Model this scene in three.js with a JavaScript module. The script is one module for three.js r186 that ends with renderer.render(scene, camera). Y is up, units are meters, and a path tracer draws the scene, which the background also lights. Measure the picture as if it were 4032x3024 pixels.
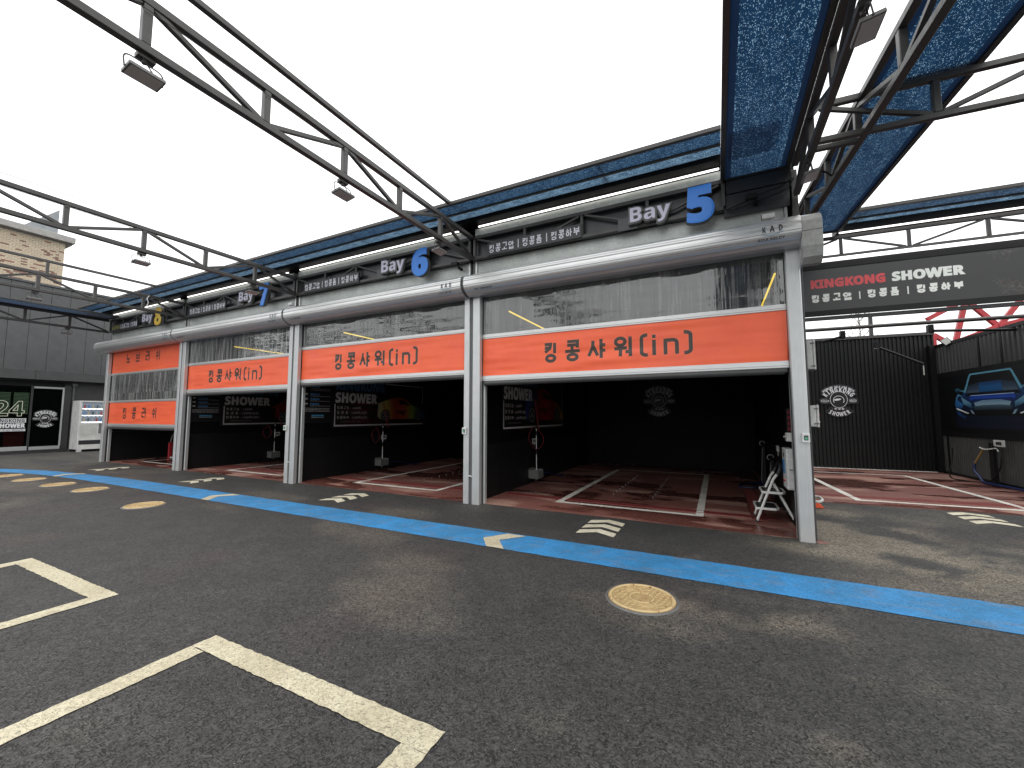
import * as THREE from 'three';
import { mergeGeometries } from 'three/addons/utils/BufferGeometryUtils.js';
import { RoundedBoxGeometry } from 'three/addons/geometries/RoundedBoxGeometry.js';
import { TextGeometry } from 'three/addons/geometries/TextGeometry.js';
import { FontLoader } from 'three/addons/loaders/FontLoader.js';

// ------------------------------------------------------------------ camera, sky, sun, exposure
const scene = new THREE.Scene();
const camera = new THREE.PerspectiveCamera(86.495, 4 / 3, 0.1, 1500);
camera.position.set(-0.8889, 1.6, 6.4362);
camera.rotation.set(0.07822, 0.46473, 0, 'YXZ');
const renderer = new THREE.WebGLRenderer({ antialias: true });
renderer.toneMapping = THREE.LinearToneMapping;
renderer.toneMappingExposure = 1.0;
renderer.shadowMap.enabled = true;
{
  const W = 256, H = 128, d = new Float32Array(W * H * 4);
  for (let y = 0; y < H; y++) for (let x = 0; x < W; x++) {
    const el = ((y + 0.5) / H - 0.5) * Math.PI, s = Math.max(0, Math.sin(el)), az = (x + 0.5) / W * Math.PI * 2;
    const soft = 1 + 0.035 * Math.sin(az * 3 + el * 5) + 0.03 * Math.sin(az * 5 - el * 9 + 1.3);
    const l = el < 0 ? 0.22 : (1.55 + 0.75 * s) * soft, i = (y * W + x) * 4;
    d[i] = l * 0.985; d[i + 1] = l; d[i + 2] = l * 1.005; d[i + 3] = 1;
  }
  const sky = new THREE.DataTexture(d, W, H, THREE.RGBAFormat, THREE.FloatType);
  sky.mapping = THREE.EquirectangularReflectionMapping; sky.magFilter = THREE.LinearFilter; sky.needsUpdate = true;
  scene.background = sky; scene.environment = sky;
}
const sun = new THREE.DirectionalLight(0xfff4e6, 0.55);
sun.position.set(6, 30, 14); sun.target.position.set(-6, 0, 0);
sun.castShadow = true; sun.shadow.radius = 40;
Object.assign(sun.shadow.camera, { left: -35, right: 35, top: 35, bottom: -35, far: 90 });
scene.add(sun, sun.target);

// ------------------------------------------------------------------ helpers
let seed = 7;
const rnd = () => { seed = (seed * 1664525 + 1013904223) >>> 0; return seed / 4294967296; };
const V = (x, y, z) => new THREE.Vector3(x, y, z);
const hash = (x, y, s = 0) => { let h = Math.imul(x | 0, 374761393) ^ Math.imul(y | 0, 668265263) ^ Math.imul(s, 1274126177); h = Math.imul(h ^ (h >>> 13), 1274126177); return ((h ^ (h >>> 16)) >>> 0) / 4294967296; };
const vnoise = (x, y, s = 0, per = 0) => {
  const ix = Math.floor(x), iy = Math.floor(y), fx = x - ix, fy = y - iy, u = fx * fx * (3 - 2 * fx), v = fy * fy * (3 - 2 * fy);
  const w = (a) => (per ? ((a % per) + per) % per : a), h = (a, b) => hash(w(a), w(b), s);
  return (h(ix, iy) * (1 - u) + h(ix + 1, iy) * u) * (1 - v) + (h(ix, iy + 1) * (1 - u) + h(ix + 1, iy + 1) * u) * v;
};
const fbm = (x, y, s = 0, o = 4) => { let a = 0.5, r = 0, n = 0; for (let i = 0; i < o; i++) { r += a * vnoise(x, y, s + i); n += a; a *= 0.5; x *= 2.03; y *= 2.03; } return r / n; };
const sm = (a, b, x) => { const t = Math.min(1, Math.max(0, (x - a) / (b - a))); return t * t * (3 - 2 * t); };
const mix = (a, b, t) => a + (b - a) * t;

const used = new Map();
function numbered(n) { const k = used.get(n) ?? 0; used.set(n, k + 1); return k ? n + '_' + String(k).padStart(3, '0') : n; }
function uvm(g, k = 1) {   // uv in metres from the face direction
  if (g.index) g = g.toNonIndexed();
  const p = g.attributes.position, n = g.attributes.normal, uv = new Float32Array(p.count * 2);
  for (let i = 0; i < p.count; i += 3) {
    const nx = Math.abs(n.getX(i)), ny = Math.abs(n.getY(i)), nz = Math.abs(n.getZ(i));
    for (let j = i; j < i + 3; j++) {
      const x = p.getX(j), y = p.getY(j), z = p.getZ(j);
      uv[2 * j] = k * (ny > nx && ny > nz ? x : nx > nz ? z : x); uv[2 * j + 1] = k * (ny > nx && ny > nz ? z : y);
    }
  }
  g.setAttribute('uv', new THREE.BufferAttribute(uv, 2));
  return g;
}
function merged(gs) {
  gs = [].concat(gs).map((g) => { const q = g.index ? g.toNonIndexed() : g; for (const n of Object.keys(q.attributes)) if (!['position', 'normal', 'uv'].includes(n)) q.deleteAttribute(n); return q; });
  return gs.length > 1 ? mergeGeometries(gs) : gs[0];
}
function sh(m) { m.castShadow = m.receiveShadow = true; return m; }
function part(parent, name, gs, mat, keepUV = false) {
  let g = merged(gs); if (!keepUV) g = uvm(g);
  const m = sh(new THREE.Mesh(g, mat)); m.name = name; parent.add(m); return m;
}
function tag(o, label, category, group) { o.userData.label = label; o.userData.category = category; if (group) o.userData.group = group; return o; }
function thing(name, label, category, pos = [0, 0, 0], group) {
  const o = new THREE.Group(); o.name = numbered(name); o.position.set(...pos); scene.add(o); return tag(o, label, category, group);
}
function solo(name, label, category, gs, mat, group, keepUV) { const o = part(scene, numbered(name), gs, mat, keepUV); return tag(o, label, category, group); }
function struct(name, gs, mat, keepUV) { const o = part(scene, numbered(name), gs, mat, keepUV); o.userData.kind = 'structure'; return o; }
function dup(o, label, pos, group) { const c = o.clone(); c.name = numbered(o.name.replace(/_\d{3}$/, '')); c.userData = { ...o.userData }; if (label) c.userData.label = label; if (group) c.userData.group = group; if (pos) c.position.set(...pos); scene.add(c); return c; }

const bx = (x0, x1, y0, y1, z0, z1) => new THREE.BoxGeometry(Math.abs(x1 - x0), Math.abs(y1 - y0), Math.abs(z1 - z0)).translate((x0 + x1) / 2, (y0 + y1) / 2, (z0 + z1) / 2);
const rb = (x0, x1, y0, y1, z0, z1, r = 0.006, s = 2) => new RoundedBoxGeometry(Math.abs(x1 - x0), Math.abs(y1 - y0), Math.abs(z1 - z0), s, r).translate((x0 + x1) / 2, (y0 + y1) / 2, (z0 + z1) / 2);
function bar(a, b, w = 0.07, h = w) {     // square tube from a to b, edges eased
  const A = V(...a), B = V(...b), d = B.clone().sub(A), L = d.length();
  const g = new RoundedBoxGeometry(w, h, L, 1, Math.min(w, h) * 0.12);
  const up = Math.abs(d.y) / L > 0.95 ? V(0, 0, 1) : V(0, 1, 0);
  const m = new THREE.Matrix4().lookAt(B, A, up); m.setPosition(A.clone().add(B).multiplyScalar(0.5));
  return g.applyMatrix4(m);
}
function rod(a, b, r = 0.02, seg = 12, r2 = r) {
  const A = V(...a), B = V(...b), d = B.clone().sub(A), g = new THREE.CylinderGeometry(r2, r, d.length(), seg);
  const q = new THREE.Quaternion().setFromUnitVectors(V(0, 1, 0), d.clone().normalize());
  return g.applyQuaternion(q).translate(...A.clone().add(B).multiplyScalar(0.5).toArray());
}
function tube(pts, r = 0.012, n = 0, seg = 8, closed = false) {
  const c = new THREE.CatmullRomCurve3(pts.map((p) => V(...p)), closed, 'centripetal');
  return new THREE.TubeGeometry(c, n || pts.length * 8, r, seg, closed);
}
// the wash bay next door is turned by 0.068 rad against the row of doors
const RA = 0.068, RO = V(0.33, 0, -3.05);
function turned(o) { o.position.applyAxisAngle(V(0, 1, 0), RA).add(RO); o.rotation.y += RA; return o; }

// ------------------------------------------------------------------ textures
function tex(c, srgb, rx = 1, ry = rx) { const t = new THREE.CanvasTexture(c); if (srgb) t.colorSpace = THREE.SRGBColorSpace; t.wrapS = t.wrapT = THREE.RepeatWrapping; t.repeat.set(rx, ry); t.anisotropy = 8; return t; }
function canvas(w, h) { const c = document.createElement('canvas'); c.width = w; c.height = h; return c; }
function dataTex(n, f, srgb, rep = 1) {      // f(x, y) -> [r, g, b] 0..1 (sRGB values if srgb)
  const d = new Uint8Array(n * n * 4);
  for (let y = 0; y < n; y++) for (let x = 0; x < n; x++) { const c = f(x, y), i = (y * n + x) * 4; d[i] = c[0] * 255; d[i + 1] = c[1] * 255; d[i + 2] = c[2] * 255; d[i + 3] = 255; }
  const t = new THREE.DataTexture(d, n, n); t.wrapS = t.wrapT = THREE.RepeatWrapping; t.magFilter = THREE.LinearFilter; t.repeat.set(rep, rep);
  if (srgb) t.colorSpace = THREE.SRGBColorSpace; t.needsUpdate = true; return t;
}
const toS = (l) => (l <= 0.0031308 ? l * 12.92 : 1.055 * Math.pow(l, 1 / 2.4) - 0.055);
const grainMap = dataTex(512, (x, y) => { const v = 0.82 + 0.18 * (0.5 * vnoise(x / 8, y / 8, 3, 64) + 0.5 * vnoise(x / 64, y / 64, 4, 8)); return [v, v, v]; }, true, 0.7);
const roughMap = dataTex(512, (x, y) => { const v = 0.72 + 0.28 * (0.5 * vnoise(x / 4, y / 64, 5, 128) + 0.5 * vnoise(x / 32, y / 32, 6, 16)); return [v, v, v]; }, false, 0.7);
// brushed, slightly uneven aluminium
const aluMap = dataTex(512, (x, y) => { const v = 0.94 + 0.06 * (0.6 * vnoise(x / 2, y / 128, 11, 256) + 0.4 * vnoise(x / 64, y / 64, 12, 8)); return [v, v, v]; }, true, 1.3);
const aluRough = dataTex(512, (x, y) => { const v = 0.7 + 0.3 * (0.5 * vnoise(x / 3, y / 128, 13, 256) + 0.5 * vnoise(x / 40, y / 90, 14, 16)); return [v, v, v]; }, false, 1.3);
const mat = (o) => new THREE.MeshStandardMaterial(o), phys = (o) => new THREE.MeshPhysicalMaterial(o);
const lin = (r, g, b) => new THREE.Color().setRGB(r, g, b);
const M = {
  darkGrey: mat({ color: lin(0.06, 0.06, 0.06), roughness: 0.5 }),
  steel: mat({ color: lin(0.06, 0.057, 0.055), roughness: 0.5, map: grainMap, roughnessMap: roughMap }),
  alu: mat({ color: lin(0.56, 0.57, 0.57), metalness: 0.5, roughness: 0.42, map: aluMap, roughnessMap: aluRough }),
  aluDark: mat({ color: lin(0.12, 0.125, 0.13), metalness: 0.3, roughness: 0.5, map: aluMap, roughnessMap: roughMap }),
  capGrey: mat({ color: lin(0.42, 0.42, 0.40), roughness: 0.45, map: grainMap, roughnessMap: roughMap }),
  white: mat({ color: lin(0.72, 0.72, 0.70), roughness: 0.42, map: grainMap, roughnessMap: roughMap }),
  boxWhite: mat({ color: lin(0.6, 0.6, 0.57), roughness: 0.5, map: grainMap, roughnessMap: roughMap }),
  black: phys({ color: lin(0.009, 0.009, 0.0095), roughness: 0.55, specularIntensity: 0.5, map: grainMap, roughnessMap: roughMap }),
  wallBlack: phys({ color: lin(0.0035, 0.0035, 0.004), roughness: 0.7, specularIntensity: 0.25, map: grainMap, roughnessMap: roughMap }),
  rubber: mat({ color: lin(0.02, 0.02, 0.021), roughness: 0.6, map: grainMap, roughnessMap: roughMap }),
  header: mat({ color: lin(0.5, 0.53, 0.51), roughness: 0.45, metalness: 0.15, map: grainMap, roughnessMap: roughMap }),
  signDark: mat({ color: lin(0.04, 0.041, 0.046), roughness: 0.38, map: grainMap, roughnessMap: roughMap }),
  shop: mat({ color: lin(0.088, 0.090, 0.092), roughness: 0.5, metalness: 0.1, map: grainMap, roughnessMap: roughMap }),
  shopDark: mat({ color: lin(0.035, 0.035, 0.036), roughness: 0.55, map: grainMap, roughnessMap: roughMap }),
  red: mat({ color: lin(0.5, 0.03, 0.04), roughness: 0.45, map: grainMap, roughnessMap: roughMap }),
  redHose: mat({ color: lin(0.22, 0.015, 0.02), roughness: 0.4 }),
  blueHose: mat({ color: lin(0.007, 0.018, 0.08), roughness: 0.35 }),
  greyPlastic: mat({ color: lin(0.17, 0.17, 0.165), roughness: 0.5, map: grainMap }),
  green: mat({ color: lin(0.08, 0.35, 0.2), roughness: 0.3 }),
  brass: mat({ color: lin(0.35, 0.22, 0.08), roughness: 0.4, metalness: 0.4 }),
  led: mat({ color: lin(0.8, 0.8, 0.8), emissive: lin(1, 0.98, 0.93), emissiveIntensity: 2.2 }),
  ledYellow: mat({ color: lin(0.6, 0.45, 0.1), emissive: lin(1, 0.72, 0.07), emissiveIntensity: 1.9 }),
  lampGrey: mat({ color: lin(0.16, 0.158, 0.155), roughness: 0.4, map: grainMap }),
  lens: mat({ color: lin(0.5, 0.46, 0.44), roughness: 0.3 }),
  steelBright: mat({ color: lin(0.45, 0.44, 0.42), metalness: 0.85, roughness: 0.35, map: aluMap }),
};
const turn = (t) => { const c = t.clone(); c.rotation = Math.PI / 2; c.needsUpdate = true; return c; };
M.aluH = mat({ color: lin(0.62, 0.625, 0.62), metalness: 0.55, roughness: 0.32, map: turn(aluMap) });
// asphalt: close grit, short dark pits between the stones, a few pale chips
const AN = 2048, AT = 4.0;
const asphalt = (() => {
  const col = new Uint8Array(AN * AN * 4), hgt = new Uint8Array(AN * AN * 4);
  for (let y = 0; y < AN; y++) for (let x = 0; x < AN; x++) {
    const fine = vnoise(x / 2, y / 2, 25, 1024), grit = vnoise(x / 4, y / 4, 24, 512), stone = vnoise(x / 8, y / 8, 26, 256), big = vnoise(x / 128, y / 128, 22, 16), mid = vnoise(x / 32, y / 32, 23, 64);
    const ridge = Math.abs(vnoise(x / 6 + 0.7 * fine, y / 6, 27, 0) - 0.5), worm = 1 - sm(0.02, 0.13, ridge), where = sm(0.28, 0.5, 0.6 * vnoise(x / 16, y / 16, 28, 128) + 0.4 * stone), pit = 1 - worm * where;
    let v = mix(0.004, 0.010 + 0.032 * sm(0.1, 0.9, grit) + 0.012 * fine + 0.018 * sm(0.2, 0.8, stone), pit) * (0.80 + 0.26 * big + 0.14 * mid);
    let r = v * 1.04, g = v, b = v * 0.965;
    if (hash(x >> 1, y >> 1, 29) > 0.99994 ) { r = 0.6; g = 0.58; b = 0.53; }
    const i = (y * AN + x) * 4;
    col[i] = toS(r) * 255; col[i + 1] = toS(g) * 255; col[i + 2] = toS(b) * 255; col[i + 3] = 255;
    hgt[i] = hgt[i + 1] = hgt[i + 2] = 255 * mix(0.05, 0.45 + 0.3 * grit + 0.25 * stone, pit); hgt[i + 3] = 255;
  }
  const mk = (d, s) => { const t = new THREE.DataTexture(d, AN, AN); t.wrapS = t.wrapT = THREE.RepeatWrapping; t.magFilter = THREE.LinearFilter; t.repeat.set(1 / AT, 1 / AT); if (s) t.colorSpace = THREE.SRGBColorSpace; t.needsUpdate = true; return t; };
  return { map: mk(col, true), bump: mk(hgt, false) };
})();
const asphaltMat = mat({ map: asphalt.map, bumpMap: asphalt.bump, bumpScale: 0.007, roughness: 0.74, vertexColors: true });
// road paint over the same stones
function paintMat(r, g, b, wear, s, dusty = 0) {
  const n = 1024;
  const t = dataTex(n, (x, y) => {
    const big = fbm(x / 90, y / 90, s, 4), fine = vnoise(x / 4, y / 4, s + 7, 256), pitted = fine > 0.93 - wear * 0.5 * big ? 0.66 : 1, k = (0.72 + 0.46 * big) * (0.76 + 0.24 * vnoise(x / 6, y / 6, s + 8, 0)) * pitted;
    const q = dusty * sm(0.52, 0.74, fbm(x / 60 + 7, y / 26, s + 12, 4)); return [toS(Math.min(1, mix(r, 0.2, q) * k)), toS(Math.min(1, mix(g, 0.24, q) * k * (0.97 + 0.05 * big))), toS(Math.min(1, mix(b, 0.3, q) * k * (0.92 + 0.14 * big)))];
  }, true, 1 / 2.5);
  return mat({ map: t, bumpMap: asphalt.bump, bumpScale: 0.006, roughness: 0.7 });
}
M.cream = paintMat(0.6, 0.54, 0.385, 0.45, 31);
M.bluePaint = paintMat(0.035, 0.255, 0.56, 0.3, 41, 0.32);
M.arrowCream = paintMat(0.78, 0.72, 0.56, 0.15, 35);
M.stallWhite = paintMat(0.9, 0.87, 0.8, 0.3, 51);

// ------------------------------------------------------------------ lettering
const LEAD = 'ㄱㄲㄴㄷㄸㄹㅁㅂㅃㅅㅆㅇㅈㅉㅊㅋㅌㅍㅎ';
function jamo(j, x0, y0, x1, y1, slant) {
  const P = (a) => a.map(([x, y]) => [mix(x0, x1, x), mix(y0, y1, y)]), out = [], L = (...a) => out.push({ p: P(a) });
  const E = (a, b, c, d) => out.push({ e: [mix(x0, x1, (a + c) / 2), mix(y0, y1, (b + d) / 2), (c - a) / 2 * (x1 - x0), (d - b) / 2 * (y1 - y0)] });
  const g = () => (slant ? L([0, 0], [0.95, 0], [0.86, 0.5], [0.05, 1]) : L([0, 0], [1, 0], [0.97, 1]));
  if (j === 'ㄱ') g();
  else if (j === 'ㅋ') { g(); slant ? L([0, 0.45], [0.86, 0.45]) : L([0, 0.55], [0.98, 0.55]); }
  else if (j === 'ㄴ') L([0, 0], [0, 1], [1, 1]);
  else if (j === 'ㄹ') L([0, 0], [1, 0], [1, 0.5], [0, 0.5], [0, 1], [1, 1]);
  else if (j === 'ㅁ') L([0, 0], [1, 0], [1, 1], [0, 1], [0, -0.02]);
  else if (j === 'ㅂ') { L([0, 0], [0, 1], [1, 1], [1, 0]); L([0, 0.5], [1, 0.5]); }
  else if (j === 'ㅅ') { L([0.5, 0], [0.46, 0.42], [0, 1]); L([0.49, 0.35], [1, 1]); }
  else if (j === 'ㅈ' || j === 'ㅊ') { const t = j === 'ㅊ' ? 0.25 : 0; if (t) L([0.35, 0], [0.65, 0]); L([0, t], [1, t]); L([0.5, t], [0.45, t + 0.35], [0, 1]); L([0.5, t + 0.3], [1, 1]); }
  else if (j === 'ㅇ') E(0, 0, 1, 1);
  else if (j === 'ㅍ') { L([0, 0], [1, 0]); L([0, 1], [1, 1]); L([0.28, 0], [0.28, 1]); L([0.72, 0], [0.72, 1]); }
  else if (j === 'ㅎ') { L([0.3, 0], [0.7, 0]); L([0, 0.26], [1, 0.26]); E(0.12, 0.45, 0.88, 1); }
  else L([0, 0], [1, 0], [1, 1]);
  return out;
}
const TAIL = { 1: 'ㄱ', 4: 'ㄴ', 8: 'ㄹ', 16: 'ㅁ', 17: 'ㅂ', 21: 'ㅇ' };
function syllable(ch) {
  const k = ch.charCodeAt(0) - 0xac00, c = LEAD[Math.floor(k / 588)], v = Math.floor(k / 28) % 21, t = TAIL[k % 28], s = [], add = (q) => s.push(...q), L = (...p) => s.push({ p });
  const b = t ? 0.54 : 1;
  if ([8, 13, 18, 12, 17].includes(v)) {                 // vowel below
    const yv = t ? 0.53 : v === 13 ? 0.62 : 0.88, c1 = t ? 0.36 : v === 13 ? 0.42 : 0.54;
    add(jamo(c, 0.16, 0.0, 0.84, v === 8 ? c1 : c1 + 0.04, false));
    L([0.02, yv], [0.98, yv]);
    if (v === 8) L([0.48, yv], [0.48, c === 'ㅋ' && t ? 0.2 : c1 + 0.02]);
    if (v === 13) L([0.5, yv], [0.5, t ? 0.62 : 0.99]);
    if (t) add(jamo(t, 0.2, 0.7, 0.8, 1));
  } else if (v === 14 || v === 16) {                       // ㅝ ㅟ
    add(jamo(c, 0.08, 0.05, 0.58, 0.42, false));
    L([0.0, 0.58], [0.68, 0.56]); L([0.34, 0.58], [0.32, 0.98]); L([0.86, 0.0], [0.86, 1]);
    if (v === 14) L([0.6, 0.76], [0.86, 0.76]);
  } else {                                                  // vowel at the side
    add(jamo(c, 0.05, 0.06, 0.56, t ? b - 0.04 : 0.86, true));
    const X = v === 4 ? 0.88 : v === 20 ? 0.85 : 0.76; L([X, 0.0], [X, t ? b + 0.04 : 1]);
    const m = t ? 0.28 : 0.46;
    if (v === 0) L([X, m], [1, m]);
    if (v === 2) { L([X, m - 0.14], [1, m - 0.14]); L([X, m + 0.14], [1, m + 0.14]); }
    if (v === 4) L([0.62, m], [X, m]);
    if (t) add(jamo(t, 0.2, 0.68, 0.86, 1));
  }
  return s;
}
function stroke(ctx, s, x, y, w, h, lw) {
  ctx.lineWidth = lw; ctx.lineCap = 'butt'; ctx.lineJoin = 'miter';
  for (const k of s) {
    ctx.beginPath();
    if (k.e) ctx.ellipse(x + k.e[0] * w, y + k.e[1] * h, k.e[2] * w, k.e[3] * h, 0, 0, 7);
    else k.p.forEach(([a, b], i) => (i ? ctx.lineTo : ctx.moveTo).call(ctx, x + a * w, y + b * h));
    ctx.stroke();
  }
}
function hangul(ctx, text, x, y, w, h, gap, lw) {           // returns the end
  for (const ch of text) {
    if (ch === ' ') { x += w * 0.4; continue; }
    if (ch === '|') { ctx.fillRect(x + w * 0.1, y, lw * 0.9, h); x += w * 0.1 + lw + gap; continue; }
    if (ch.charCodeAt(0) < 0xac00) { ctx.save(); ctx.font = `bold ${h}px sans-serif`; ctx.textBaseline = 'alphabetic'; ctx.fillText(ch, x, y + h * 0.93); x += ctx.measureText(ch).width + gap * 0.3; ctx.restore(); continue; }
    stroke(ctx, syllable(ch), x + lw / 2, y + lw / 2, w - lw, h - lw, lw); x += w + gap;
  }
  return x;
}
function fat(ctx, text, x, y, w, h, lw = 0, style) {         // heavy latin capitals fitted to a box
  ctx.save(); ctx.font = 'bold 100px sans-serif'; ctx.textBaseline = 'alphabetic';
  const m = ctx.measureText(text).width; ctx.translate(x, y + h); ctx.scale(w / m, h / 72);
  if (style) ctx.fillStyle = ctx.strokeStyle = style;
  ctx.fillText(text, 0, 0); if (lw) { ctx.lineWidth = lw; ctx.lineJoin = 'miter'; ctx.strokeText(text, 0, 0); } ctx.restore();
}
function arcText(ctx, text, cx, cy, r, a0, a1, size, up) {
  ctx.save(); ctx.font = `bold ${size}px sans-serif`; ctx.textAlign = 'center'; ctx.textBaseline = 'middle';
  const n = text.length;
  for (let i = 0; i < n; i++) {
    const a = n > 1 ? mix(a0, a1, i / (n - 1)) : a0;
    ctx.save(); ctx.translate(cx + r * Math.sin(a), cy - (up ? r : -r) * Math.cos(a)); ctx.rotate(up ? a : -a); ctx.scale(n < 12 ? 0.74 : 0.8, 1.08); ctx.fillText(text[i], 0, 0); ctx.lineWidth = size * 0.035; ctx.strokeText(text[i], 0, 0); ctx.restore();
  }
  ctx.restore();
}
const font = await new FontLoader().loadAsync('fonts/droid/droid_sans_bold.typeface.json');
const planeX = (z0, z1, y0, y1, x) => {   // upright sheet facing +x, read with z0 (far) on its reader's side
  const g = new THREE.PlaneGeometry(Math.abs(z1 - z0), y1 - y0); g.rotateY(Math.PI / 2); return g.translate(x, (y0 + y1) / 2, (z0 + z1) / 2);
};
const planeZ = (x0, x1, y0, y1, z) => new THREE.PlaneGeometry(x1 - x0, y1 - y0).translate((x0 + x1) / 2, (y0 + y1) / 2, z);

// ------------------------------------------------------------------ ground
{
  const axis = (lo, hi, st, outer) => { const a = [...outer.filter((v) => v < lo)]; for (let v = lo; v <= hi + 1e-6; v += st) a.push(v); return [...a, ...outer.filter((v) => v > hi)]; };
  const xs = axis(-24, 5, 0.11, [-420, -150, -70, -45, -34, -29, -26, 6, 8, 12, 20, 40, 90, 200, 420]), zs = axis(-4, 6.4, 0.11, [-420, -150, -60, -30, -15, -9, -6, 7, 8, 10, 14, 25, 60, 150, 420]);
  const nx = xs.length, nz = zs.length, pos = [], nor = [], uv = [], col = [], idx = [];
  for (const z of zs) for (const x of xs) {
    pos.push(x, 0, z); nor.push(0, 1, 0); uv.push(x, -z);
    // dried silt round the end post and the near cover, damp dark streaks, faint reddish traces
    const w = fbm(x * 0.9 + 3, z * 0.9, 61, 3) - 0.5, q = fbm(x * 1.7 + z * 0.6, z * 2.2 - x * 0.8, 62, 5);
    const near = (cx, cz, rx, rz) => 1 - sm(0.35, 1.15, Math.hypot((x - cx) / rx, (z - cz) / rz) + w * 0.8);
    let silt = near(0.75, -0.9, 1.15, 1.9) * 0.95 + near(1.6, 0.35, 1.7, 0.75) * 0.85 + near(2.6, -0.3, 1.1, 1.1) * 0.8 + near(-0.65, 2.45, 0.85, 0.35) * 0.75 + near(-1.5, 2.9, 0.9, 0.6) * 0.25 + near(1.3, 1.25, 0.9, 0.3) * 0.4;
    silt *= sm(0.36, 0.56, q);
    silt *= 1 - 0.95 * (1 - sm(0.05, 0.3, Math.abs((z + 0.75) - (x - 1.4) * 0.55 + w * 0.5))) * sm(0.5, 1.0, x);
    silt += 0.3 * sm(0.52, 0.74, fbm(x * 0.55 + 9, z * 0.9, 63, 5)) * sm(-26, -6, x) + (x < -12 ? 0.25 * sm(0.5, 0.7, fbm(x * 0.5, z * 1.3, 64, 4)) : 0);
    silt += 0.3 * sm(0.6, 0.75, fbm(x * 2.3, z * 2.3, 65, 3)) * sm(-2.4, -0.8, x) * (1 - sm(4.2, 5.4, z));
    const damp = 0.86 + 0.3 * fbm(x * 0.35, z * 0.6, 66, 4), redd = 0.35 * sm(0.6, 0.78, fbm(x * 0.8 + 20, z * 0.8, 67, 3));
    const kerb = x > -20 && x < 0.1 && z > -0.3 && z < 0.9 ? 0.93 : 1;
    silt = Math.min(1, silt);
    col.push(damp * kerb * (1 + silt * 3.3 + redd * 0.4), damp * kerb * (1 + silt * 2.85 + redd * 0.06), damp * kerb * (1 + silt * 2.1));
  }
  for (let j = 0; j < nz - 1; j++) for (let i = 0; i < nx - 1; i++) { const a = j * nx + i; idx.push(a, a + nx, a + 1, a + 1, a + nx, a + nx + 1); }
  const g = new THREE.BufferGeometry();
  g.setAttribute('position', new THREE.Float32BufferAttribute(pos, 3)); g.setAttribute('normal', new THREE.Float32BufferAttribute(nor, 3));
  g.setAttribute('uv', new THREE.Float32BufferAttribute(uv, 2)); g.setAttribute('color', new THREE.Float32BufferAttribute(col, 3)); g.setIndex(idx);
  const m = sh(new THREE.Mesh(g, asphaltMat)); m.name = 'ground'; m.userData.kind = 'structure'; scene.add(m);
}
function paint(pts, y = 0.005, rough = 0.006) {              // a painted patch with a slightly ragged edge
  const out = [];
  for (let i = 0; i < pts.length; i++) {
    const [ax, az] = pts[i], [cx, cz] = pts[(i + 1) % pts.length], L = Math.hypot(cx - ax, cz - az), n = Math.max(1, Math.min(200, Math.round(L / 0.035)));
    for (let k = 0; k < n; k++) { const t = k / n, e = k ? (rnd() - 0.5) * 2 * rough : 0; out.push(new THREE.Vector2(mix(ax, cx, t) - (cz - az) / L * e, -(mix(az, cz, t) + (cx - ax) / L * e))); }
  }
  return new THREE.ShapeGeometry(new THREE.Shape(out)).rotateX(-Math.PI / 2).translate(0, y, 0);
}
// blue lane line that swings away at its far end
{
  const o = [[6, 1.33], [-13.6, 1.36], [-15.1, 1.42], [-16.4, 1.5], [-17.9, 1.62], [-18.9, 1.78], [-19.7, 1.98], [-20.4, 2.2], [-22, 2.9], [-24, 4.2]];
  const i = [[-23.6, 4.7], [-21.4, 3.3], [-19.5, 2.5], [-18.9, 2.33], [-18.0, 2.17], [-16.9, 2.06], [-15.5, 1.99], [-13.4, 1.96], [6, 1.97]];
  const b = struct('lane_line', paint([...o, ...i]), M.bluePaint);
  b.userData.label = 'bright blue painted lane line crossing the yard before the wash bays'; b.userData.category = 'lane line';
}
const chev = (x, z) => paint([[x - 0.22, z + 0.215], [x - 0.17, z - 0.06], [x - 0.03, z - 0.30], [x + 0.26, z - 0.30], [x - 0.02, z - 0.02], [x + 0.22, z + 0.30], [x - 0.0, z + 0.28], [x - 0.06, z + 0.24]].slice(0), 0.009, 0.004);
const chevron = (x, z) => paint([[x - 0.235, z], [x - 0.02, z - 0.3], [x + 0.24, z - 0.3], [x + 0.0, z], [x + 0.22, z + 0.29], [x - 0.02, z + 0.29]], 0.009, 0.004);
[[-3.46, 'lane arrow on the blue line in front of bay five, nearest of the three'], [-9.8, 'lane arrow on the blue line in front of bay six and seven'], [-16.75, 'lane arrow on the blue line where it starts to curve away']].forEach(([x, l], i) =>
  solo('lane_arrow', 'cream ' + l, 'lane arrow', chevron(x, i < 2 ? 1.68 : 1.78), M.cream, 'cream arrows on the blue lane line'));
// the stacked chevrons before each bay
function floorArrow(x, z, label, fr) {
  const t = thing('floor_arrow', label, 'floor arrow', [x, 0, z], 'stacked chevron arrows pointing into the wash bays');
  for (const dz of [0, 0.29, 0.58]) part(t, 'chevron', paint([[-0.25, dz + 0.14], [0, dz - 0.0], [0.26, dz + 0.13], [0.26, dz + 0.31], [0, dz + 0.17], [-0.25, dz + 0.33]], 0.006, 0.003), M.arrowCream);
  return fr ? turned(t) : t;
}
floorArrow(-2.43, 0.01, 'cream triple chevron pointing into bay five');
floorArrow(-7.47, 0.12, 'cream triple chevron pointing into bay six');
floorArrow(-12.38, 0.18, 'cream triple chevron pointing into bay seven');
floorArrow(-17.4, 0.22, 'cream triple chevron pointing into bay eight');
floorArrow(2.35, 0.1, 'cream triple chevron pointing into the open bay with the car picture', true);
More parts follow.
